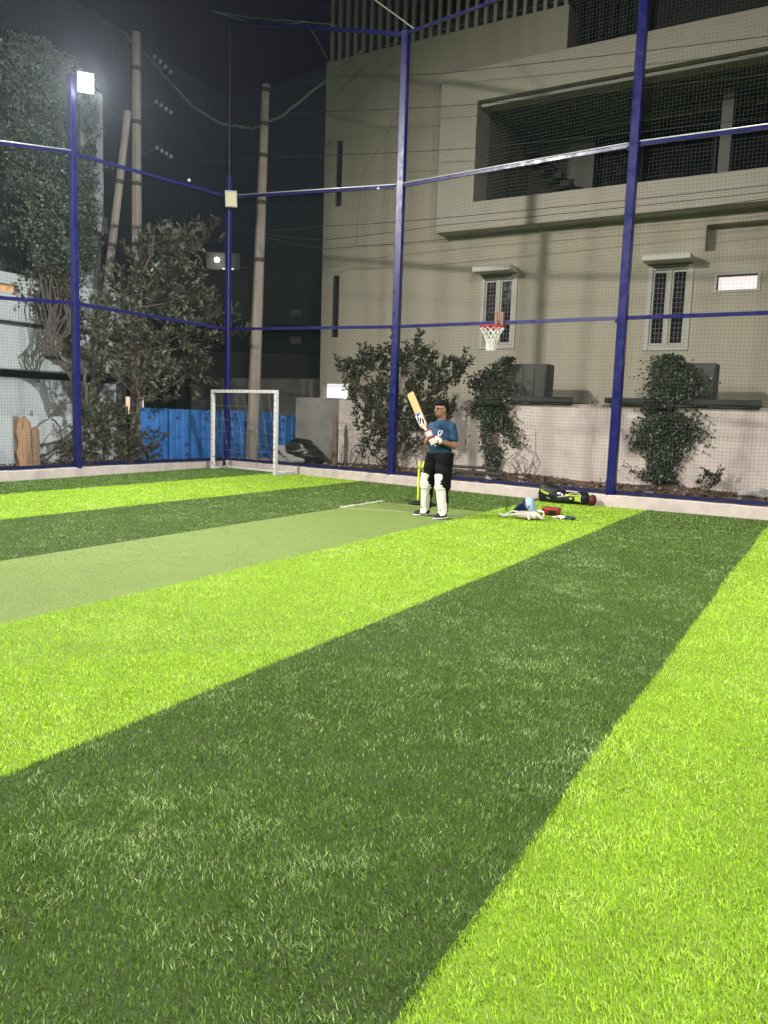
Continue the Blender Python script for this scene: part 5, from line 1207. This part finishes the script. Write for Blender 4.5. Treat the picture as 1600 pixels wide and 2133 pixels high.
a = Acc(); rr = random.Random(2); a.tube([(16.2+rr.uniform(-.02,.02), o_[1]+rr.uniform(-.015,.015), .08+i*(o_[2]-.08)/8) for i in range(9)], [.075,.07,.07,.068,.066,.064,.06,.055,.03], 9); a.build('shaft', M['rust'], PO, True)
CL = thing('clay_pot', 'broken clay pot lying beside the utility pole foot', 'pot', (15.75, 12.75, .12), 0, local=True); cp = cut(ell((0,0,.05), (.14,.24,.09)), [half((0,0,0), (0,0,-1))], .01); sobj('shard', cp, mat('clay', (.22,.13,.08), .9, .2, 8), CL, .02)
for k, (x, y, ry, ln, lb) in enumerate(((15.75, 6.9, .1, 1.1, 'dark weathered plank lying on the pile, uppermost'), (15.60, 6.75, -.15, 1.3, 'dark weathered plank, middle of the pile by the wall'), (15.45, 6.65, .05, .9, 'dark weathered plank, lowest and nearest the fence'))):
    T = thing('plank', lb, 'plank', (x, y, .16+.09*(2-k)), ry, group='planks behind the batter', local=True)
    a = Acc(); a.bbox((-.07,-ln/2,0), (.07,ln/2,.06), .01); a.build('board', M['plank_dark'], T)
WSL = thing('wood_slab', 'tall pale cut wood slab standing against the left wall', 'wood slab', (9.85, 14.15, .1), 0, local=True)
def slab(w, h, th, seed, m, T):
    r = random.Random(seed); v = []; n = 12
    for i in range(n+1):
        z = h*i/n; a_ = w/2*(1+.12*math.sin(i*1.3+seed)+r.uniform(-.05,.05))*(1 if i < n else .75); b_ = w/2*(1+.10*math.cos(i*1.1+seed)+r.uniform(-.05,.05))*(1 if i < n else .8)
        v += [(-a_,-th/2+r.uniform(-.01,.01),z),(0,-th/2-.02,z+(.04 if i == n else 0)),(b_,-th/2,z-(.05 if i == n else 0)),(b_,th/2,z-(.05 if i == n else 0)),(0,th/2+.02,z),(-a_,th/2,z)]
    f = []
    for i in range(n):
        for k in range(6): f.append((i*6+k, i*6+(k+1) % 6, (i+1)*6+(k+1) % 6, (i+1)*6+k))
    f.append(tuple(range(6))[::-1]); f.append(tuple(n*6+k for k in range(6)))
    return obj('slab', v, f, m, T)
slab(.31, 1.06, .10, 3, M['wood'], WSL)
T = thing('wood_slab', 'narrow darker wood offcut beside the tall cut slab', 'wood slab', (10.08, 14.10, .1), 0, local=True); slab(.17, .86, .08, 5, mat('old_wood', (.26,.17,.11), .85, .25, 8, .3, 40), T)
for k, (x, y, lb) in enumerate(((16.2, 1.25, 'crumpled pale plastic sheet in the dirt at the far right'), (15.2, 6.3, 'small broken pale tile standing in the dirt behind the batter'))):
    T = thing('scrap', lb, 'litter', (x, y, .16), .4*k, local=True)
    if k == 0:
        fs = wrinkled(cut(ell((0,0,.02), (.25,.35,.10)), [half((0,0,0), (0,0,-1))], .01), .03, 17); sobj('sheet', fs, mat('pale_plastic', (.45,.43,.40), .5, .1, 9), T, .02)
    else:
        a = Acc(); a.bar((0,-.05,.0), (0,.06,.08), .02, .07); a.build('tile', mat('pale_tile', (.4,.38,.36), .6), T)
# rubble along the kerb
a = Acc()
for k in range(60):
    rr = random.Random(200+k); y = rr.uniform(-.5, 12.5); x = float(kerbX(y))+rr.uniform(.4, 2.0); s = rr.uniform(.015, .06); z = soilz(x, y); ri = []
    for (h, w) in ((-.2,.7), (.2,1.0), (.6,.75)):
        ri += [(x+s*w*rr.uniform(.7,1.2)*math.cos(t), y+s*w*rr.uniform(.7,1.2)*math.sin(t), z+s*h) for t in np.arange(0, 6.2, 1.05)]
    f = [(i*6+j, i*6+(j+1) % 6, (i+1)*6+(j+1) % 6, (i+1)*6+j) for i in range(2) for j in range(6)]+[tuple(range(12, 18)), (5,4,3,2,1,0)]
    a.add(ri, f)
o = a.build('rubble', M['kerb']); tag(o, 'loose stones strewn on the soil between kerb and wall', 'rubble', kind='stuff')

# ------------------------------------------------------------------ faint night haze in the floodlit air
a = Acc(); a.box((-90,-90,-1.05), (90,90,14.5))
hm = bpy.data.materials.new('night_haze'); hm.use_nodes = True; nt = hm.node_tree; nt.nodes.remove(nt.nodes['Principled BSDF'])
pv = nt.nodes.new('ShaderNodeVolumePrincipled'); pv.inputs['Color'].default_value = (.85,.90,1,1); pv.inputs['Density'].default_value = .00065; pv.inputs['Anisotropy'].default_value = .75
nt.links.new(pv.outputs[0], nt.nodes['Material Output'].inputs['Volume'])
o = a.build('haze', hm); tag(o, 'thin floodlit night haze over the whole field', 'haze', kind='stuff')
